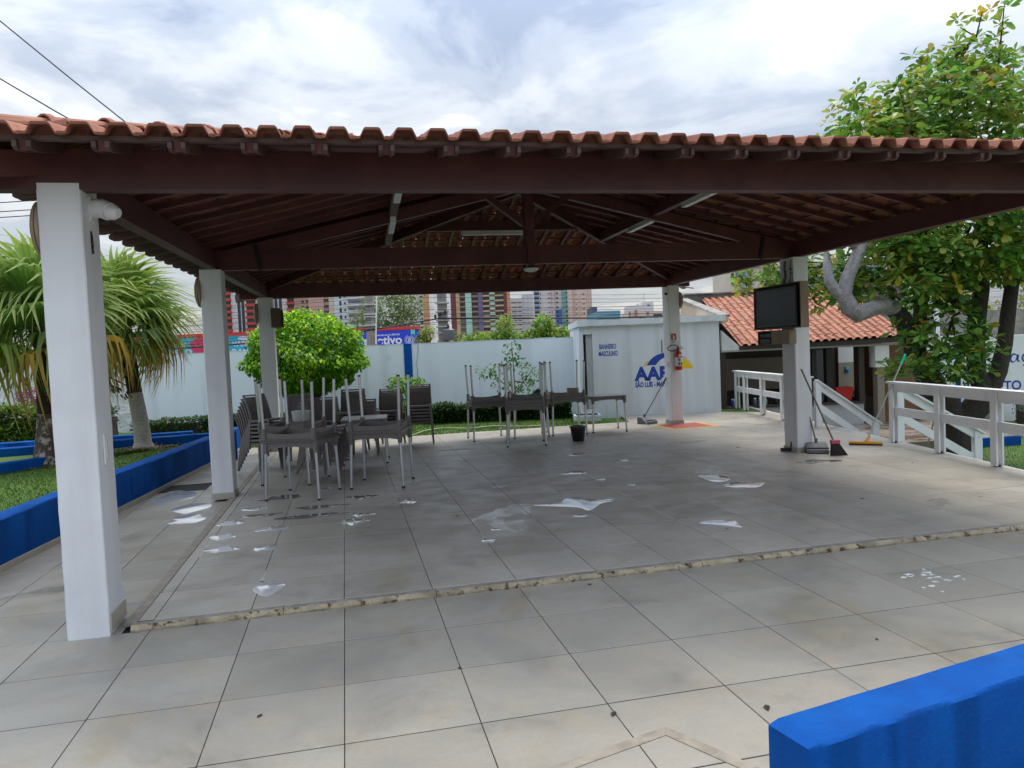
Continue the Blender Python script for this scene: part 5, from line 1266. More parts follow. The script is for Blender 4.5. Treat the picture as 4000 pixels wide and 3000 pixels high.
# clipped round tree
bx, by = -4.80, 17.4
bt_ = thing('round_tree', 'bright green clipped mushroom-shaped tree before the white garden wall', 'tree', (bx, by, 0))
tr = MB()
for k in range(7):
    a = 6.28 * k / 7 + .3; r1 = .06 + .05 * (k % 2)
    tr.tube([(r1 * math.cos(a) * .5, r1 * math.sin(a) * .5, -.05), (.10 * math.cos(a), .10 * math.sin(a), .45), (.28 * math.cos(a), .28 * math.sin(a), .95), (.75 * math.cos(a), .6 * math.sin(a), 1.5)], [.06, .05, .04, .02], 8)
    tr.tube([(.2 * math.cos(a), .2 * math.sin(a), .8), (.5 * math.cos(a + .5), .5 * math.sin(a + .5), 1.05), (1.1 * math.cos(a + .6), .9 * math.sin(a + .6), 1.2)], [.03, .022, .01], 6)
tr.build('trunk', M_bark, bt_, smooth=60)
n = 21000; d = rng.normal(0, 1, (n, 3)); d /= np.linalg.norm(d, axis=1, keepdims=True)
lump = 1 + .04 * np.sin(d[:, 0] * 4 + 1.3) * np.sin(d[:, 1] * 5) + .07 * np.sin(d[:, 0] * 8 + 2 * d[:, 2]) * np.cos(d[:, 1] * 7 + 1) + .05 * np.sin(d[:, 2] * 11 + 4 * d[:, 0]) + .03 * np.sin(d[:, 0] * 23) * np.sin(d[:, 2] * 19)
q = rng.uniform(.72 ** 3, 1.02, n) ** (1 / 3) * lump
p = d * q[:, None] * np.array((1.22, 1.2, 1.16)); p[:, 2] = np.where(p[:, 2] < 0, p[:, 2] * .72, p[:, 2]); p[:, 2] += 1.75
sq = 1 + .12 * (1 - np.abs(d[:, 2])) ; p[:, 0] *= sq; p[:, 1] *= sq
dirs = d * .55 + np.array((0, 0, -.55)) + rng.normal(0, .45, (n, 3))
young = np.clip(.18 + .30 * d[:, 2] + .25 * (q - .95) * 5 + rng.normal(0, .18, n), 0, 1)  # top and outer leaves tinted lighter: sunlight painted into the leaf colour
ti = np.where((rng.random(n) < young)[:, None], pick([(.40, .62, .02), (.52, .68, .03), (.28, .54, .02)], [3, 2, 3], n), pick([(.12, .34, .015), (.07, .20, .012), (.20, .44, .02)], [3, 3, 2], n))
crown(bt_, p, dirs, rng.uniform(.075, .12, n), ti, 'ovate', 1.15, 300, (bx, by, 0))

# saplings and hedges along the wall
def sapling(x, y, h, label, blobs, n, cols, wts, ls, stems, single=0):
    t = thing('sapling', label, 'plant', (x, y, -.01)); mb = MB()
    for st_ in stems: mb.tube(st_, [.022 - .014 * k / (len(st_) - 1) for k in range(len(st_))], 6)
    mb.build('stem', mat('pale_stem', (.20, .16, .12), .8) if 'pale_stem' not in MATS else MATS['pale_stem'], t)
    P_, d_ = [], []
    for m_, c, r in blobs:
        a, b_ = shell(m_, c, r, .3); P_.append(a); d_.append(b_)
    P_ = np.concatenate(P_); d_ = np.concatenate(d_); k = len(P_)
    crown(t, P_, d_ * .6 + np.array((0, 0, -.5)) + rng.normal(0, .5, (k, 3)), rng.uniform(.7, 1.2, k) * ls, pick(cols, wts, k), 'ovate', 1.2, min(single, k - 1), (x, y, 0))
    return t
sapling(.05, 18.0, 1.9, 'sparse young tree with airy leaves before the wall, behind the upturned tables', [(70, (-.02, 0, 1.75), (.22, .2, .28)), (85, (0, 0, 1.45), (.40, .3, .16)), (80, (-.58, 0, 1.25), (.34, .25, .17)), (60, (.42, 0, 1.15), (.28, .2, .22)), (50, (.3, .05, .85), (.28, .2, .22)), (30, (-.3, 0, .95), (.28, .2, .2)), (25, (0, 0, .75), (.3, .2, .2))], 0, [(.08, .22, .03), (.13, .30, .04), (.05, .13, .02)], [4, 3, 3], .10,
        [[(.0, 0, -.05), (.02, 0, .5), (.01, 0, 1.0), (.0, 0, 1.5), (-.02, 0, 1.95)], [(.01, 0, .6), (-.25, 0, .95), (-.6, 0, 1.3)], [(.01, 0, .7), (.25, .02, 1.0), (.5, 0, 1.3)], [(.0, 0, 1.0), (.25, 0, .95), (.35, 0, .8)]], 240)
sapling(-2.48, 17.4, 1.2, 'leafy shrub with thin stems between the chair stacks and the blue strip', [(260, (-.05, 0, 1.05), (.42, .3, .17)), (110, (.1, 0, .75), (.25, .2, .25)), (50, (-.25, 0, 1.2), (.15, .15, .1)), (50, (.3, 0, 1.15), (.15, .15, .1))], 0, [(.12, .32, .03), (.20, .38, .04), (.06, .18, .02)], [4, 3, 3], .10,
        [[(-.08, 0, -.05), (-.05, 0, .5), (-.15, 0, 1.0)], [(.0, 0, -.05), (.03, 0, .5), (.08, 0, 1.0)], [(.08, 0, -.05), (.12, 0, .4), (.25, 0, .9)]], 200)
def hedge(label, x0, x1, y0, y1, z0, z1, n, cols, wts, ls, flowers=0, y_slope=0.0):
    t = thing('hedge', label, 'hedge', ((x0 + x1) / 2, (y0 + y1) / 2, z0)); hx, hy, h = (x1 - x0) / 2, (y1 - y0) / 2, z1 - z0
    m_ = int(n); u_ = rng.uniform(-1, 1, (m_, 3)); face = rng.integers(0, 4, m_)
    p = np.column_stack([u_[:, 0] * hx, u_[:, 1] * hy, (u_[:, 2] * .5 + .5) * h])
    p[face == 0, 2] = h * rng.uniform(.82, 1.06, (face == 0).sum()); p[face == 1, 1] = -hy * rng.uniform(.8, 1.08, (face == 1).sum()); p[face == 3, 1] = -hy * rng.uniform(.6, 1.0, (face == 3).sum())
    p[:, 2] *= 1 + .07 * np.sin(p[:, 0] * 3.1) + .05 * np.sin(p[:, 0] * 8.7 + 1); p[:, 1] += y_slope * p[:, 0]
    dd = rng.normal(0, .6, (m_, 3)) + np.array((0, -.4, .4)); col_ = pick(cols, wts, m_)
    tag(leaves('foliage', p, dd, rng.uniform(.7, 1.3, m_) * ls, col_, 'ovate', t), kind='stuff')
    MB().box(-hx * .97, hx * .97, -hy * .6, hy * .6, 0, h * .75).build('twig_core', M_bark, t)
    if flowers:
        k = rng.choice(np.where(face == 0)[0], flowers)
        for q in k:
            f = leaves('flower', p[q] + rng.normal(0, .022, (14, 3)) + np.array((0, -.05, .03)), rng.normal(0, 1, (14, 3)) + np.array((0, -.3, .4)), np.full(14, .045), pick([(.55, .03, .012), (.60, .07, .02)], [1, 1], 14), 'ovate', t)
    return t
DG = [(.028, .065, .018), (.045, .105, .022), (.065, .14, .025)]; YG = [(.14, .27, .025), (.24, .34, .03), (.06, .14, .02)]
hedge('low dark hedge along the wall from the chairs to the bathroom', -2.1, 1.45, 18.25, 18.8, -.02, .42, 9000, DG, [5, 4, 2], .075, 0)
hedge('low dark hedge along the wall behind the round tree', -7.9, -2.15, 18.5, 19.0, -.02, .38, 9500, DG, [5, 4, 2], .075, 4)
hedge('thin low hedge along the wall right of the tall clipped hedge', -9.6, -7.95, 18.5, 18.9, -.02, .36, 1800, DG + [(.09, .16, .03)], [4, 4, 2, 2], .07, 2)
hedge('tall clipped hedge with yellow green top at the far left', -13.5, -10.75, 16.8, 17.6, .0, .86, 9000, YG + DG, [3, 3, 3, 3, 3, 2], .08, 6)
hedge('short dark end block of clipped hedge with red flowers', -10.7, -9.72, 17.6, 18.3, .0, .72, 3500, DG + [(.10, .06, .03)], [3, 3, 2, 1], .075, 5)
hedge('dark hedge at the foot of the lettered wall', 12.9, 17.0, 18.6, 19.1, -.78, -.22, 4000, DG, [4, 3, 2], .08)
t = thing('bougainvillea', 'magenta flowering shrub rising above the tall hedge at the far left', 'plant', (-11.55, 17.9, 0))
MB().tube([(0, 0, 0), (.02, 0, .9), (.1, 0, 1.4)], [.03, .02, .01], 6).tube([(.02, 0, .8), (-.3, 0, 1.5), (-.35, 0, 2.1)], [.02, .012, .006], 6).build('stem', M_bark, t)
p, d = shell(260, (.05, -.1, 1.12), (.42, .25, .18), .3); p2, d2 = shell(90, (-.4, -.1, 2.0), (.22, .2, .1), .3)
p = np.concatenate([p, p2]); d = np.concatenate([d, d2])
tag(leaves('flowers', p, d + rng.normal(0, .5, p.shape), rng.uniform(.06, .09, len(p)), pick([(.42, .012, .36), (.34, .01, .34)], [1, 1], len(p)), 'ovate', t, 1.4), kind='stuff')

# fan palms
def frond_mesh(seed, tintc, tipc, pet, rad, droop):
    r_ = np.random.default_rng(seed); vs, fs, tn = [], [], []
    def addv(p, c): vs.append(p); tn.append(c); return len(vs) - 1
    n_ = 28; hub = Vector((pet, 0, -.12 * pet)); gc = np.array(tintc); yc = np.array(tipc)
    for k in range(5):   # petiole
        x_ = pet * k / 4
        for s_ in (-1, 1): addv((x_, s_ * .012, -.12 * pet * (k / 4) ** 2 + .006 * (s_ > 0)), gc * .8)
    for k in range(4): fs.append((2 * k, 2 * k + 1, 2 * k + 3, 2 * k + 2))
    for i in range(n_):
        a = R(-128 + 256 * i / (n_ - 1)) + r_.normal(0, .015); L_ = rad * (.78 + .22 * math.cos(a * .9)) * r_.uniform(.92, 1.06); da = R(256 / (n_ - 1)) * .5
        dz = droop * r_.uniform(.6, 1.5); prev = None; sw = r_.normal(0, .06)
        for j, (q, wq) in enumerate(((.03, 1.0), (.33, 1.0), (.58, .80), (.80, .42), (1.0, .06))):
            rr = L_ * q; hw = math.tan(da) * min(rr, L_ * .60) * wq; cz = .10 * math.sin(q * 3.0) * rad - dz * max(0, q - .5) ** 2 * rad * 3.2 - .16 * abs(a / 2.2) ** 2 * q * rad
            shrink = 1 - .30 * max(0, q - .55) * min(1.6, dz * 1.6); aa = a + sw * max(0, q - .4); d = Vector((math.cos(aa), math.sin(aa), 0)); n2 = Vector((-d.y, d.x, 0))
            c = gc * (1 - max(0, q - .45) * 1.3) + yc * max(0, q - .45) * 1.3; c = c * r_.uniform(.85, 1.15)
            row = [addv(tuple(hub + d * rr * shrink + n2 * s_ * hw + Vector((0, 0, cz + (0 if s_ else -.012 * rad * min(q * 3, 1))))), c) for s_ in (-1, 0, 1)]
            if prev:
                for s_ in (0, 1): fs.append((prev[s_], prev[s_ + 1], row[s_ + 1], row[s_]))
            prev = row
    me = bpy.data.meshes.new('frond'); me.from_pydata(vs, [], fs); me.update()
    at = me.color_attributes.new('tint', 'FLOAT_COLOR', 'POINT'); at.data.foreach_set('color', np.column_stack([np.clip(np.array(tn), .005, 1), np.ones(len(tn))]).astype(np.float32).ravel()); me.materials.append(M_leaf); return me
FR = [frond_mesh(1, (.13, .27, .045), (.42, .46, .12), .50, .80, .45), frond_mesh(2, (.17, .31, .045), (.48, .50, .13), .55, .85, .6), frond_mesh(3, (.10, .22, .045), (.36, .40, .11), .48, .78, .75)]
FY = [frond_mesh(4, (.22, .28, .05), (.45, .38, .09), .5, .80, .8), frond_mesh(5, (.50, .33, .04), (.46, .28, .08), .48, .74, 1.0), frond_mesh(6, (.33, .32, .05), (.50, .38, .1), .5, .78, .9)]
def palm(x, y, z0, ztop, lean, label, kind, n, sc):
    t = thing('fan_palm', label, 'palm tree', (x, y, z0)); h = ztop - z0
    def seg(za, zb, r0, r1, nm, mt):
        n_ = 22; pts = []; rad = []
        for k in range(n_ + 1):
            u_ = za + (zb - za) * k / n_; pts.append((lean * max(0, u_ / h) ** 1.5, .01 * math.sin(u_ * 5), u_)); rad.append((r0 + (r1 - r0) * k / n_) * (1 + .035 * (k % 2)))
        MB().tube(pts, rad, 16).build(nm, mt, t, smooth=70)
    if kind == 'white':
        seg(-.04, .10, .19, .135, 'trunk_foot', M_palmwhite); seg(.10, .93, .133, .112, 'lower_trunk', M_palmwhite); seg(.93, h, .110, .115, 'upper_trunk', M_palmbrown)
    else:
        seg(-.04, .12, .27, .20, 'trunk_foot', M_palmpeel); seg(.12, .75, .195, .105, 'lower_trunk', M_palmpeel); seg(.75, h, .10, .11, 'upper_trunk', M_palmbrown)
    top = Vector((lean, 0, h))
    MB().lathe([(.11, -.1), (.15, .05), (.12, .25), (.05, .42)], 12, tuple(top)).build('crown_shaft', M_palmbrown, t)
    for k in range(n):
        az = 2.39996 * k + random.uniform(-.2, .2); u_ = k / (n - 1); el = R(80 - 98 * u_ ** .9) + random.uniform(-.1, .1)
        me = random.choice(FR) if u_ < .80 else random.choice(FY if u_ > .80 else FR)
        o = link('frond', me, t)
        o.matrix_local = Matrix.Translation(top + Vector((0, 0, .28 * (1 - u_)))) @ Matrix.Rotation(az, 4, 'Z') @ Matrix.Rotation(-el, 4, 'Y') @ Matrix.Rotation(random.uniform(-.5, .5), 4, 'X') @ Matrix.Scale(sc * random.uniform(.88, 1.1), 4)
    return t
palm(-6.22, 12.36, .36, 2.16, -.20, 'fan palm with whitewashed lower trunk in the blue planter', 'white', 34, 1.02)
pb = palm(-6.74, 10.66, .36, 2.15, .02, 'fan palm with peeling patchy trunk behind the near left column', 'peel', 36, 1.10)
mb = MB(); mb.tube([(0, 0, 1.75), (.45, .5, 1.35), (.78, .8, 1.08)], [.02, .015, .01], 6)
for k in range(60):
    u_ = rng.uniform(.35, 1); c = (.78 * u_ + rng.normal(0, .05), .8 * u_ + rng.normal(0, .06), 1.70 - .70 * u_ - rng.uniform(0, .16)); mb.tube([c, (c[0] + .03, c[1], c[2] - .05)], [.014, .009], 5)
mb.build('dry_stalk', M_black, pb)
for (x, y, z, lb) in ((-6.1, 12.30, .36, 'ring of dry debris round the foot of the whitewashed palm'), (-6.66, 10.58, .36, 'ring of dry debris round the foot of the peeling palm')):
    pts_ = rng.normal(0, 1, (260, 2)) * (.24, .16); o = leaves('dry_litter', np.column_stack([pts_[:, 0], pts_[:, 1], rng.uniform(.005, .03, 260)]), rng.normal(0, 1, (260, 3)) * (1, 1, .25), rng.uniform(.03, .08, 260), pick([(.30, .22, .13), (.20, .14, .08), (.36, .30, .2)], [1, 1, 1], 260), 'ovate', None)
    o.location = (x, y, z); tag(o, kind='stuff')

# lawns: blades where they can be seen
def scatter(poly, n):
    xs = [p[0] for p in poly]; ys = [p[1] for p in poly]; out_ = []
    while len(out_) < n:
        q = rng.uniform((min(xs), min(ys)), (max(xs), max(ys)), (n, 2))
        for p in q:
            c = False; j = len(poly) - 1
            for i in range(len(poly)):
                if (poly[i][1] > p[1]) != (poly[j][1] > p[1]) and p[0] < (poly[j][0] - poly[i][0]) * (p[1] - poly[i][1]) / (poly[j][1] - poly[i][1]) + poly[i][0]: c = not c
                j = i
            if c: out_.append(p)
            if len(out_) >= n: break
    return np.array(out_)
def lawn(name, poly, n, z, h):
    p = scatter(poly, n); tag(blades(name, np.column_stack([p, np.full(n, z)]), h, .010, M_grass), kind='stuff')
far0 = P2S(-1.9, 10.42); far1 = P2S(6.3, 10.42)
lawn('grass', [(far0.x, far0.y), (far1.x, far1.y), (1.5, 17.4), (1.9, 17.85), (1.6, 18.6), (-9.5, 18.8), (-9.5, 14.2), (-6.0, 14.0), (-5.0, 13.4)], 36000, -.01, .045)
lawn('grass', [S_(plo(-.5) - .22, -.5), S_(plo(10.1) - .22, 10.0), (-5.2, 13.0), (-6.95, 12.2), (-6.6, 10.75), (-8.1, 7.4), (-9, 4.5)], 30000, .355, .035)
lawn('grass', [(6.2, 8.0), (12, 9.0), (14.5, 18.5), (11.0, 18.5), (10.95, 15.8), (8.0, 15.3), (7.6, 13.0), (6.2, 11.5)], 26000, -.752, .04)
lawn('grass', [(-9.0, 12.3), (-7.1, 12.3), (-6.8, 10.9), (-9.5, 9.5)], 6000, .295, .05)

# a few fallen leaves and bits on the paving
fl = [MB().add([(0, 0, .002), (.035, .018, .010), (.035, -.018, .006), (.075, 0, .003), (.036, 0, .0)], [(0, 4, 1), (0, 2, 4), (1, 4, 3), (4, 2, 3)]).mesh('fallen_leaf') for _ in range(1)][0]
for (nm, c) in (('dark_dead_leaf', (.03, .022, .014)), ('brown_dead_leaf', (.16, .10, .035))): mat(nm, c, .7)
fl2 = fl.copy(); fl.materials.append(MATS['dark_dead_leaf']); fl2.materials.append(MATS['brown_dead_leaf'])
spots = [(.42, 3.42, 0, .8, 0, 'black dry leaf just left of the stone border corner'), (1.13, 3.42, 0, .9, 0, 'dark dry leaf beside the near corner of the foreground blue wall'), (1.30, 3.0, 0, .75, 1, 'brown curled leaf at the foot of the foreground blue wall'), (1.02, 2.90, 0, .7, 1, 'small brown leaf on the stone border strip'),
         (.52, 5.3, 0, .6, 0, 'tiny dark leaf in front of the step, near the middle'), (-.35, 3.95, 0, .55, 0, 'tiny dark leaf left of the long straight joint in the paving'), (-1.3, 3.5, 0, .6, 0, 'tiny dark leaf in the lower left of the paving'), (2.0, 4.1, 0, .45, 0, 'tiny dark leaf behind the foreground blue wall'),
         (-1.0, 5.4, 0, .5, 0, 'tiny dark leaf in front of the step near the left column'), (1.9, 6.6, DZ, .5, 0, 'tiny dark leaf on the deck right of the white soap puddle'), (3.6, 7.6, DZ, .7, 0, 'thin dark leaf on the right part of the deck'), (4.3, 9.2, DZ, .5, 0, 'tiny dark leaf on the deck in front of the broom'),
         (5.2, 9.6, DZ, .6, 0, 'thin leaf on the deck beside the near railing'), (-.6, 7.6, DZ, .7, 0, 'thin dark leaf on the deck in front of the upturned tables')]
for x, y, z, s_, m_, lb in spots:
    o = link('fallen_leaf', fl2 if m_ else fl, None, (x, y, z + .001), (0, 0, random.uniform(0, 6))); o.scale = (s_,) * 3
    tag(o, lb, 'leaf', 'dry leaves scattered on the tiled floor')
# ================================================================== THE STREET AND THE TOWN BEHIND
def fm_(name, c, r_=.75): return MATS.get(name) or mat(name, c, r_, var=tuple(q * .8 for q in c), vscale=.15, vamt=.5)
C_ = {k: fm_('facade_' + k, c) for k, c in dict(white=(.62, .62, .63), red=(.55, .06, .045), brown=(.36, .22, .17), pink=(.50, .33, .27), cream=(.52, .47, .40), ltblue=(.56, .63, .66), tan=(.50, .36, .20), maroon=(.17, .05, .055),
     mint=(.38, .62, .52), purple=(.16, .14, .25), orange=(.55, .29, .15), balc=(.30, .19, .15), grey=(.52, .53, .54), blue=(.07, .17, .50), sky=(.25, .44, .68), teal=(.20, .42, .40), rose=(.62, .42, .34), palerose=(.64, .52, .46), slate=(.10, .11, .17), beige=(.60, .56, .48), glass=(.22, .36, .38), lowteal=(.12, .32, .40), mauve=(.30, .20, .30)).items()}
M_win = mat('dark_window', (.03, .035, .045), .15); M_winl = mat('pale_window', (.14, .18, .22), .15)
wcache = {}
def bx(mb, *a): return mb.box(*a)
class Bld:
    def __init__(s, label, d, x0, x1, top, m, deep=14, z0=-1.0):
        s.t = thing('apartment_building', label, 'building', ((x0 + x1) / 2, d, z0)); s.cx = (x0 + x1) / 2; s.d = d; s.z0 = z0; s.top = top
        MB().box(x0 - s.cx, x1 - s.cx, 0, deep, 0, top - z0).build('wall', C_[m], s.t)
    def strip(s, x0, x1, za, zb, m, out=.25, name='facade_panel'):
        MB().box(x0 - s.cx, x1 - s.cx, -out, -.002, za - s.z0, zb - s.z0).build(name, C_[m] if m in C_ else m, s.t)
    def window(s, x, z, w_, h, m=None, name='window', out=.10):
        key = (round(w_, 2), round(h, 2), (m or M_win).name, name, out)
        if key not in wcache:
            mb = MB(); me = mb.box(-w_ / 2, w_ / 2, -out, -.01, -h / 2, h / 2).mesh(name); me.materials.append(m or M_win); wcache[key] = me
        return link(name, wcache[key], s.t, (x - s.cx, 0, z - s.z0))
    def col(s, x, w_, h, zs, m=None, name='window', out=.10):
        for z in zs: s.window(x, z, w_, h, m, name, out)
fl_ = lambda z0, z1, st: [z0 + st * k for k in range(int((z1 - z0) / st) + 1)]

# white and red tower on the left, seen in two wings
b = Bld('white apartment tower with red balconies behind the left columns', 320, -124, -91, 44, 'white')
zs = fl_(3.3, 43, 2.62)
for xa, xb in ((-122.2, -119.2), (-113.0, -108.6), (-106.8, -103.6), (-95.3, -92.0)):
    b.strip(xa + .2, xb - .2, 2, 43, M_win, .06, 'recess')
    mb_w = xb - xa
    for z in zs: b.window((xa + xb) / 2, z - .55, mb_w, 1.15, C_['red'], 'balcony', 1.2)
for x in (-116.0, -114.3, -100.0, -98.1): b.strip(x - .62, x + .62, 1, 43, M_win, .12, 'glass_strip')
b = Bld('brown and pink apartment block beside the white and red tower', 300, -86, -69.8, 40, 'brown')
b.strip(-80.6, -74.5, 0, 39.8, 'pink', .3); b.strip(-72.4, -69.9, 0, 39.8, 'cream', .3)
zs = fl_(4.2, 39, 2.35)
for x in (-83, -81.2, -78.5): b.col(x, .95, 1.0, zs)
b.col(-73.6, 2.2, 1.0, zs); b.col(-70.8, .6, .8, zs)
b = Bld('pale blue white apartment block above the round clipped tree', 200, -46.8, -33.5, 30, 'ltblue')
zs = fl_(3.6, 29, 1.85)
b.col(-45.2, .55, 1.1, zs); b.col(-44.0, .45, .5, zs)
for z in zs: b.window(-40.8, z + .2, 4.6, .75, M_winl, 'window', .06); b.window(-40.8, z - .55, 5.0, .62, C_['white'], 'balcony', 1.0)
b.col(-36.5, .8, .8, zs)
b = Bld('white block with orange edge right of the leafy street tree', 250, -36, -26.6, 36, 'white')
b.strip(-28.6, -26.7, 0, 35.8, 'orange', .3); zs = fl_(5.2, 35, 1.47 * 1.0)
b.col(-29.35, .95, .62, zs); b.col(-33, .9, .6, zs)
b = Bld('many coloured tower with tan balconies and mint, maroon and purple stripes', 380, -29.6, .9, 48, 'balc')
st = 2.62; zs = fl_(8.2, 47, st)
for xa, xb, m, o_ in ((-29.5, -26.8, 'maroon', .5), (-26.79, -24.9, 'tan', .9), (-22.0, -18.9, 'mint', 1.4), (-15.5, -13.2, 'purple', 1.2), (-2.4, -.85, 'maroon', .6), (-.84, .85, 'orange', .3)): b.strip(xa, xb, 0, 47.8, m, o_)
for xa, xb in ((-24.8, -22.1), (-18.8, -15.6), (-13.1, -9.7), (-6.9, -2.5)):
    for z in zs:
        b.window((xa + xb) / 2, z, xb - xa, 1.35, M_win if (z * 7 + xa) % 3 > 1 else M_winl, 'window', .05); b.window((xa + xb) / 2, z - 1.25, xb - xa, .85, C_['tan'] if xa > -14 else C_['balc'], 'balcony', 1.0)
for z in zs: b.window(-8.3, z, 2.7, 1.5, C_['mint'], 'balcony_glass', .5)
b = Bld('low grey white block between the coloured tower and the blue striped tower', 420, 1.0, 7.5, 31.4, 'grey')
for z in fl_(9, 31, 2.5): b.window(3.1, z, 3.0, .5); b.window(6.2, z, 2.0, .5)
b = Bld('taller plain grey block left of the blue striped tower', 430, 7.7, 14.9, 34.2, 'grey')
for x in (8.6, 11.0): b.strip(x, x + .15, 0, 34, 'cream', .2)
b = Bld('white tower with sky blue balconies and a royal blue panel', 300, 10.3, 25.0, 36, 'white')
b.strip(10.35, 12.5, 0, 35.5, 'tan', .3); zs = fl_(5.6, 35, 1.87)
for z in zs: b.window(11.4, z, 1.8, .75, M_win, 'window', .35); b.window(11.4, z - .75, 2.1, .72, C_['sky'] if z > 12 else C_['blue'], 'balcony', 1.0)
b.col(12.95, .4, .5, zs); b.col(16.4, .9, .28, zs); b.col(17.6, .35, .3, zs)
b.strip(18.55, 18.75, 0, 35.5, 'rose', .3); b.strip(17.2, 17.35, 0, 35.5, 'rose', .3)
b.strip(18.9, 21.3, 11.8, 17.7, 'blue', .25); b.strip(14.0, 17.1, 12.4, 14.2, 'blue', .2); b.col(19.6, .8, .55, zs, None, 'window', .3)
b.strip(21.5, 24.4, 0, 35.5, 'teal', .8); b.col(23.3, .9, .6, zs, None, 'window', .9)
for z in zs: b.window(22.4, z, 1.3, .5, C_['glass'], 'balcony', 1.0)
b.strip(24.41, 24.95, 0, 35.5, 'slate', .3)
b = Bld('pink and rose tower at the left end of the bathroom roof', 280, 23.35, 31.4, 38, 'palerose')
for xa, xb in ((26.2, 27.25), (29.4, 30.3), (31.0, 31.35)): b.strip(xa, xb, 0, 21.3 if xa < 27 else 37.5, 'rose', .2)
for x in (24.1, 24.5, 24.9): b.strip(x, x + .12, 0, 37, 'rose', .2)
zs = fl_(5.6, 37, 1.83)
b.col(25.5, .28, .45, zs); b.col(28.4, .55, .38, zs); b.col(27.7, .4, .15, zs)
b = Bld('narrow dark slate block right of the pink tower', 250, 27.8, 29.75, 15.4, 'slate'); b.window(28.8, 12, .5, .4)
b = Bld('low teal glass building above the bathroom roof', 150, 17.7, 22.5, 9.0, 'lowteal', 20)
for z in (7.5, 8.2): b.strip(17.7, 22.5, z, z + .12, 'white', .1)
b = Bld('far white block above the bathroom roof', 350, 56.5, 63.3, 20.7, 'white'); b.window(60, 14, 1.5, 1)
b = Bld('taller far white block with rooftop mast', 355, 63.4, 69.2, 22.4, 'white')
MB().tube([(-1, 3, 23.4), (-1, 3, 27.6)], .08, 6).build('mast', M_greypl, b.t); b.window(66.8, 20.9, 1.2, .5)
b = Bld('low pinkish house with dark windows above the bathroom roof', 120, 19.4, 26.0, 7.15, 'palerose', 8)
b.window(24.0, 6.4, 1.4, .6); b.window(21.5, 6.1, 1.0, .5); b.window(22.4, 6.9, .4, .5, C_['brown'], 'window_box'); MB().box(-3.4, -3.1, -.3, -.01, 6.2, 8.3).build('pillar', C_['brown'], b.t); MB().box(-2.4, -2.0, -.3, -.01, 6.2, 8.5).build('pillar', C_['brown'], b.t)
b = Bld('large beige apartment block with glass balconies behind the big tree', 250, 73.3, 130, 27.2, 'beige', 16)
zs = fl_(9.0, 26, 3.02)
for k, xa in enumerate((76.2, 87.0, 98.0, 109.0, 120.0)):
    b.col(xa + .2 if k else 75.6, .9, 1.2, zs)
    for z in zs: b.window(xa + 2.0, z, 3.2, 1.7, M_winl, 'window', .1); b.window(xa + 4.6, z, 3.0, 1.9, C_['glass'], 'balcony_recess', .06); b.window(xa + 4.2, z - .8, 4.4, .75, C_['glass'], 'balcony', 1.2); b.window(xa + 4.2, z - 1.25, 4.7, .28, C_['white'], 'balcony_slab', 1.3)
b.strip(73.2, 130.1, 26.4, 27.3, 'white', .8, 'cornice')

# billboards across the street
M_bblue = mat('billboard_blue', (.010, .055, .62), .5); M_bteal = mat('billboard_teal', (.012, .38, .52), .5); M_bred = mat('billboard_red', (.60, .035, .03), .5)
M_bpink = mat('billboard_pink', (.55, .03, .11), .5); M_lilac = mat('billboard_lilac', (.62, .60, .80), .5); M_bgreen = mat('billboard_green', (.12, .62, .42), .5); M_byel = mat('billboard_yellow', (.70, .62, .10), .5)
bb = thing('billboard', 'blue billboard with white lettering and round emblem above the garden wall', 'billboard', (-6.9, 42, 0))
MB().box(-3.6, 1.84, 0, .12, .6, 3.36).build('panel', M_bblue, bb); MB().box(-3.6, 1.86, -.03, .13, 3.2, 3.36).build('top_band', M_bred, bb); MB().box(1.78, 1.86, -.03, .13, .6, 3.1995).build('edge_band', M_bred, bb)
lettering('seletivo', 'lettering', bb, -1.36, -.004, 2.43, .66, M_paper, bold=.018, width=2.14)
lettering('processo', 'lettering', bb, -3.5, -.004, 2.43, .66, M_paper, bold=.018, width=1.95)
lettering('inscrições abertas | 4020-7625', 'lettering', bb, -.62, -.004, 2.90, .14, M_paper, bold=.003, width=1.28)
MB().box(1.30, 1.54, -.008, -.001, 2.92, 3.19).build('green_square', M_bgreen, bb)
em = MB(); ecx, ecz = 1.21, 2.60
for k in range(24):
    a0, a1 = 6.2832 * k / 24, 6.2832 * (k + 1) / 24; em.add([(ecx + r_ * math.cos(a), -.006, ecz + r_ * math.sin(a)) for a in (a0, a1) for r_ in (.165, .195)], [(0, 1, 3, 2)])
em.add([(ecx - .11, -.006, ecz + .05), (ecx + .11, -.006, ecz + .05), (ecx, -.006, ecz + .13)], [(0, 1, 2)])
for k in (-1, 0, 1): em.box(ecx + .06 * k - .016, ecx + .06 * k + .016, -.007, -.002, ecz - .09, ecz + .04)
em.box(ecx - .11, ecx + .11, -.007, -.002, ecz - .12, ecz - .098)
for sg in (-1, 1):
    for k in range(8):
        a = -1.0 + 2.1 * k / 7; px_, pz_ = ecx + sg * .26 * math.cos(a), ecz + .26 * math.sin(a); em.add([(px_ - .03, -.006, pz_), (px_, -.006, pz_ + .035), (px_ + .03, -.006, pz_), (px_, -.006, pz_ - .02)], [(0, 1, 2, 3)])
em.build('emblem', M_paper, bb)
bb2 = thing('billboard', 'teal billboard with lilac and yellow lettering behind the left columns', 'billboard', (-17.4, 42, 0))
MB().box(-5.0, 5.4, 0, .12, .5, 3.42).build('panel', M_bteal, bb2); MB().box(-5.0, 5.4, -.03, .13, 3.27, 3.46).build('top_band', M_bred, bb2)
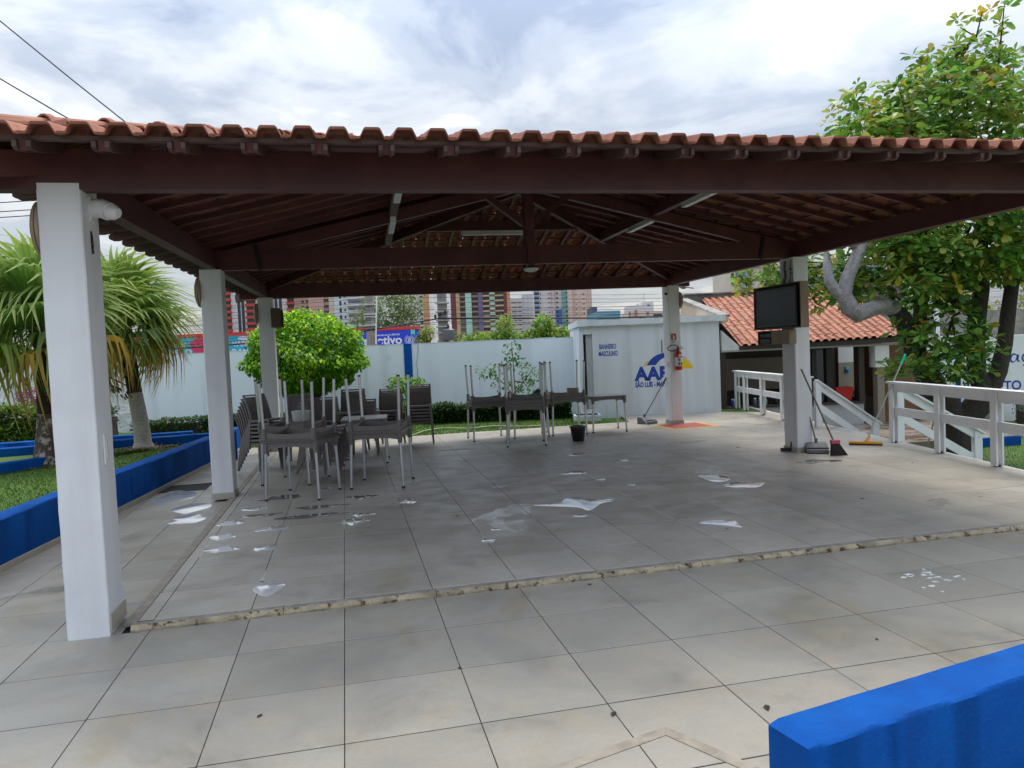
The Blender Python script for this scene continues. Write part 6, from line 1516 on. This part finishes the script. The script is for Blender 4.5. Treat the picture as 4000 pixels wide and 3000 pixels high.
flat([(-.45, 2.0), (.95, 2.0), (.95, 3.26), (-.25, 3.26), (-.75, 3.0)], 'pink_panel', bb2, M_bpink, y=-.004)
lettering('NA VILA PARAISO', 'lettering', bb2, -2.45, -.004, 2.80, .22, M_byel, bold=.006, width=1.5)
lettering('DIVERSÃO', 'lettering', bb2, -2.85, -.004, 2.28, .46, M_lilac, bold=.014, width=2.2)
lettering('VARA', 'lettering', bb2, 1.65, -.004, 2.66, .42, M_lilac, bold=.014, width=1.1)
lettering('RAIA', 'lettering', bb2, 1.65, -.004, 2.22, .42, M_lilac, bold=.014, width=1.1)
flat(subdiv([(1.95, 3.05), (2.2, 3.0), (2.6, 2.98), (2.8, 3.18), (2.1, 3.24)], 2), 'white_splash', bb2, M_lilac, y=-.004)
flat(subdiv([(1.0, 2.3), (1.35, 2.45), (1.3, 2.8), (1.0, 2.9)], 2), 'orange_splash', bb2, C_['orange'], y=-.006)

# utility poles and cables
def pole(x, y, top, label, w0, extra):
    t = thing('utility_pole', label, 'utility pole', (x, y, -.9))
    n_ = 6; mb = MB(); mb.add([(sx * w0 * s_, sy * w0 * .7 * s_, z_) for z_, s_ in ((0, 1.15), (top + .9, .7)) for sx, sy in ((-1, -1), (1, -1), (1, 1), (-1, 1))], [(0, 1, 5, 4), (1, 2, 6, 5), (2, 3, 7, 6), (3, 0, 4, 7), (4, 5, 6, 7), (3, 2, 1, 0)]); mb.build('shaft', M_concrete, t)
    for z_ in extra: MB().box(-w0 * 1.35, w0 * 1.35, -w0 * 1.2, w0 * 1.2, z_ + .9, z_ + .95).build('band', M_lwall, t)
    MB().box(-.9, .9, -.16, -.10, 5.6 + .9, 5.7 + .9).build('cross_arm', M_stick, t)
    return t
t = pole(-5.05, 27, 8.0, 'concrete utility pole in front of the blue billboard', .15, (2.85, 3.15, 3.25, 3.6)); t2 = pole(-2.68, 30, 8.6, 'darker utility pole with transformer, right of the blue billboard', .20, (2.55, 2.8, 3.05, 3.4, 3.75))
MB().lathe([(.24, -.18), (.26, -.15), (.26, .22), (.2, .27)], 20, (.22, -.25, 3.35)).build('transformer', M_greypl, t2, smooth=40); MB().lathe([(.05, .28), (.03, .45)], 8, (.22, -.25, 3.35)).build('bushing', M_black, t2)
for k in range(3): MB().box(-.3 + .2 * k, -.22 + .2 * k, -.42, -.30, 4.05 + .08 * k, 4.2 + .08 * k).build('insulator', M_black, t2)
t = thing('street_lamp', 'thin pale leaning lamp arm beside the concrete utility pole', 'street lamp', (-4.80, 26.6, 2.4)); MB().tube([(-.02, 0, -.2), (.12, 0, 1.8), (.22, -.3, 2.8)], .022, 8).build('arm', M_paper, t); MB().box(.1, .32, -.75, -.29, 2.78, 2.86, .01).build('lamp_head', M_greypl, t)
cab = 'cables strung along the street behind the garden wall'
ORD = ['lowest', 'second lowest', 'fourth lowest', 'sixth lowest', 'seventh lowest', 'eighth lowest', 'third highest', 'second highest', 'third lowest', 'fifth lowest', 'fourth highest', 'highest']
WR = [(26.8, 2.72, 3.55, 2.60, .020), (29.7, 2.95, 3.02, 2.75, .016), (27, 3.15, 3.3, 3.0, .014), (27.2, 3.28, 3.35, 3.1, .010), (27.1, 3.42, 3.5, 3.2, .012), (27.1, 3.55, 3.6, 3.35, .010), (27.3, 3.7, 3.8, 3.5, .010), (27.2, 3.85, 4.0, 3.6, .012), (27.1, 3.05, 3.12, 2.95, .012), (27.4, 3.22, 3.24, 3.05, .008), (27.4, 3.62, 3.5, 3.4, .008), (27.2, 3.95, 4.15, 3.8, .010)]
for k, (y, za, zb, zc, r_) in enumerate(WR):
    P3 = [(-24, y - 3, za - .5 + .1 * (k % 4)), (-5.05, y - .25, za), (-2.68, y + 2.6, zb if k else 3.0), (9.0, y + 4, zc), (24, y + 6, zc + .35)]; pts_ = []
    for (a, b_) in zip(P3[:-1], P3[1:]):
        a, b_ = Vector(a), Vector(b_); L_ = (b_ - a).length
        for q in range(8):
            u_ = q / 8; p_ = a.lerp(b_, u_); p_.z -= .0035 * L_ * L_ * .25 * 4 * u_ * (1 - u_) * (.5 + .1 * (k % 3)); pts_.append(tuple(p_))
    pts_.append(P3[-1]); o = MB().tube(pts_, r_ * .62, 5).build('power_cable', M_wire); tag(o, ORD[k] + ' of the dark street cables strung between the two utility poles', 'cable', cab)
o = MB().tube([(-14, 23, 2.15), (-9, 24, 2.32), (-6, 25.5, 2.5), (-2.75, 29.6, 3.15), (4, 30.2, 2.9), (14, 31, 2.75)], .03, 6).build('power_cable', M_wire); tag(o, 'thickest black cable, sloping down across the blue billboard', 'cable', cab)
o = MB().tube([(-1, 24, 4.0), (2.1, 22, 3.72), (3.6, 20.5, 3.45), (5.0, 20, 3.2)], .014, 6).build('power_cable', M_wire); tag(o, 'single cable sagging across the sky to the extinguisher column', 'cable')
for (a, b_, lb) in ((((-12.0, 14.0, 10.75), (-3.9, 14.0, 3.6)), 0, 'upper dark cable crossing the sky at the top left'), (((-12.0, 14.0, 8.95), (-4.5, 14.0, 4.2)), 0, 'lower dark cable crossing the sky at the top left')):
    p0, p1 = Vector(a[0]), Vector(a[1]); o = MB().tube([tuple(p0), tuple(p0.lerp(p1, .5) + Vector((0, 0, -.05))), tuple(p1)], .013, 6).build('overhead_cable', M_wire); tag(o, lb, 'cable', 'two cables crossing the sky at the top left')
for k, z in enumerate((7.42, 7.12, 6.93)):
    o = MB().tube([(-30, 25, z - .3), (-16, 25, z), (-5, 25, z + .1)], .016, 5).build('overhead_cable', M_wire); tag(o, ['topmost', 'middle', 'lowest'][k] + ' of the three thin cables left of the near left column', 'cable', 'three thin cables at the far left')

# street trees beyond the wall
def far_tree(name, label, x, y, z0, blobs, n, cols, wts, ls, trunk):
    t = thing(name, label, 'tree', (x, y, z0)); mb = MB()
    mb.tube([(0, 0, 0), (.05, 0, trunk * .5), (0, 0, trunk)], [.16, .13, .08], 8)
    for c, r in blobs: mb.tube([(0, 0, trunk * .7), tuple((np.array(c) * .6 + np.array((0, 0, trunk * .3)))), tuple(c)], [.08, .05, .02], 6)
    mb.build('trunk', M_bark, t); P_ = []; d_ = []
    tot = sum(r[0] * r[1] * r[2] for c, r in blobs)
    for c, r in blobs:
        a, b_ = shell(int(n * r[0] * r[1] * r[2] / tot) + 30, c, r, .35); P_.append(a); d_.append(b_)
    P_ = np.concatenate(P_); d_ = np.concatenate(d_); k = len(P_)
    tag(leaves('foliage', P_, d_ * .5 + np.array((0, 0, -.2)) + rng.normal(0, .6, (k, 3)), rng.uniform(.6, 1.3, k) * ls, pick(cols, wts, k), 'ovate', t), kind='stuff')
OL = [(.17, .25, .06), (.23, .30, .08), (.11, .17, .05), (.30, .32, .10)]
far_tree('street_tree', 'tall airy olive green street tree above the blue billboard', -9.6, 58, -1, [((0, 0, 6.2), (2.0, 1.6, 2.2)), ((1.6, 0, 6.9), (1.6, 1.3, 1.6)), ((-1.5, 0, 5.5), (1.3, 1.2, 1.4)), ((1.3, 0, 5.2), (1.5, 1.2, 1.3))], 5200, OL, [4, 4, 3, 1], .22, 5.0)
LG = [(.18, .35, .04), (.27, .40, .05), (.10, .20, .03), (.32, .38, .07)]
far_tree('street_shrub', 'pointed bright green shrub over the wall, before the coloured tower', -.05, 24.5, -.9, [((-.1, 0, 3.25), (.34, .3, .55)), ((0, 0, 2.9), (.5, .4, .4)), ((-.6, 0, 2.95), (.5, .4, .3))], 1500, LG, [4, 3, 2, 1], .14, 2.4)
far_tree('street_shrub', 'low spreading green shrub over the wall, left of the pointed one', -.85, 25.0, -.9, [((0, 0, 2.95), (.7, .4, .3)), ((-.5, 0, 2.85), (.5, .4, .25))], 900, LG, [3, 2, 3, 1], .14, 2.2)
far_tree('street_shrub', 'round bright green shrub over the wall beside the bathroom roof', 1.10, 24.8, -.9, [((0, 0, 3.35), (.38, .35, .45)), ((.35, 0, 3.05), (.6, .4, .35)), ((-.35, 0, 3.0), (.5, .4, .3))], 1900, LG, [4, 3, 2, 1], .14, 2.4)
far_tree('street_shrub', 'dull green shrub over the wall at the bathroom corner', 2.0, 25.2, -.9, [((0, 0, 3.0), (.5, .4, .3)), ((-.4, 0, 2.95), (.4, .3, .3))], 900, OL, [4, 3, 3, 1], .14, 2.2)
far_tree('street_shrub', 'dull green bush under the darker utility pole', -2.35, 33.0, -.9, [((0, 0, 3.0), (.55, .4, .55)), ((.8, 0, 3.0), (.5, .4, .6)), ((-.8, 0, 2.8), (.4, .4, .3))], 1400, OL, [4, 3, 3, 1], .16, 2.4)
far_tree('street_shrub', 'yellow green bush right of the blue billboard', -4.55, 38.0, -.9, [((0, 0, 3.2), (.4, .4, .6)), ((.3, 0, 3.7), (.4, .4, .4))], 800, OL + LG, [1] * 8, .16, 2.6)
far_tree('back_tree', 'dense green tree behind the white lettered wall', 16.0, 30.0, -.9, [((0, 0, 3.6), (2.6, 2, 1.2)), ((-3, 0, 3.2), (1.6, 1.4, .9))], 3500, LG + [(.05, .10, .02)], [2, 1, 4, 1, 3], .22, 2.6)
far_tree('back_tree', 'yellowish tree seen between the forked trunks', 19.5, 27.0, -.9, [((-2, 0, 2.9), (1.4, 1.0, .7)), ((-.2, 0, 3.2), (1.2, 1.0, .8))], 1800, [(.24, .26, .05), (.14, .20, .03)], [2, 2], .20, 2.2)
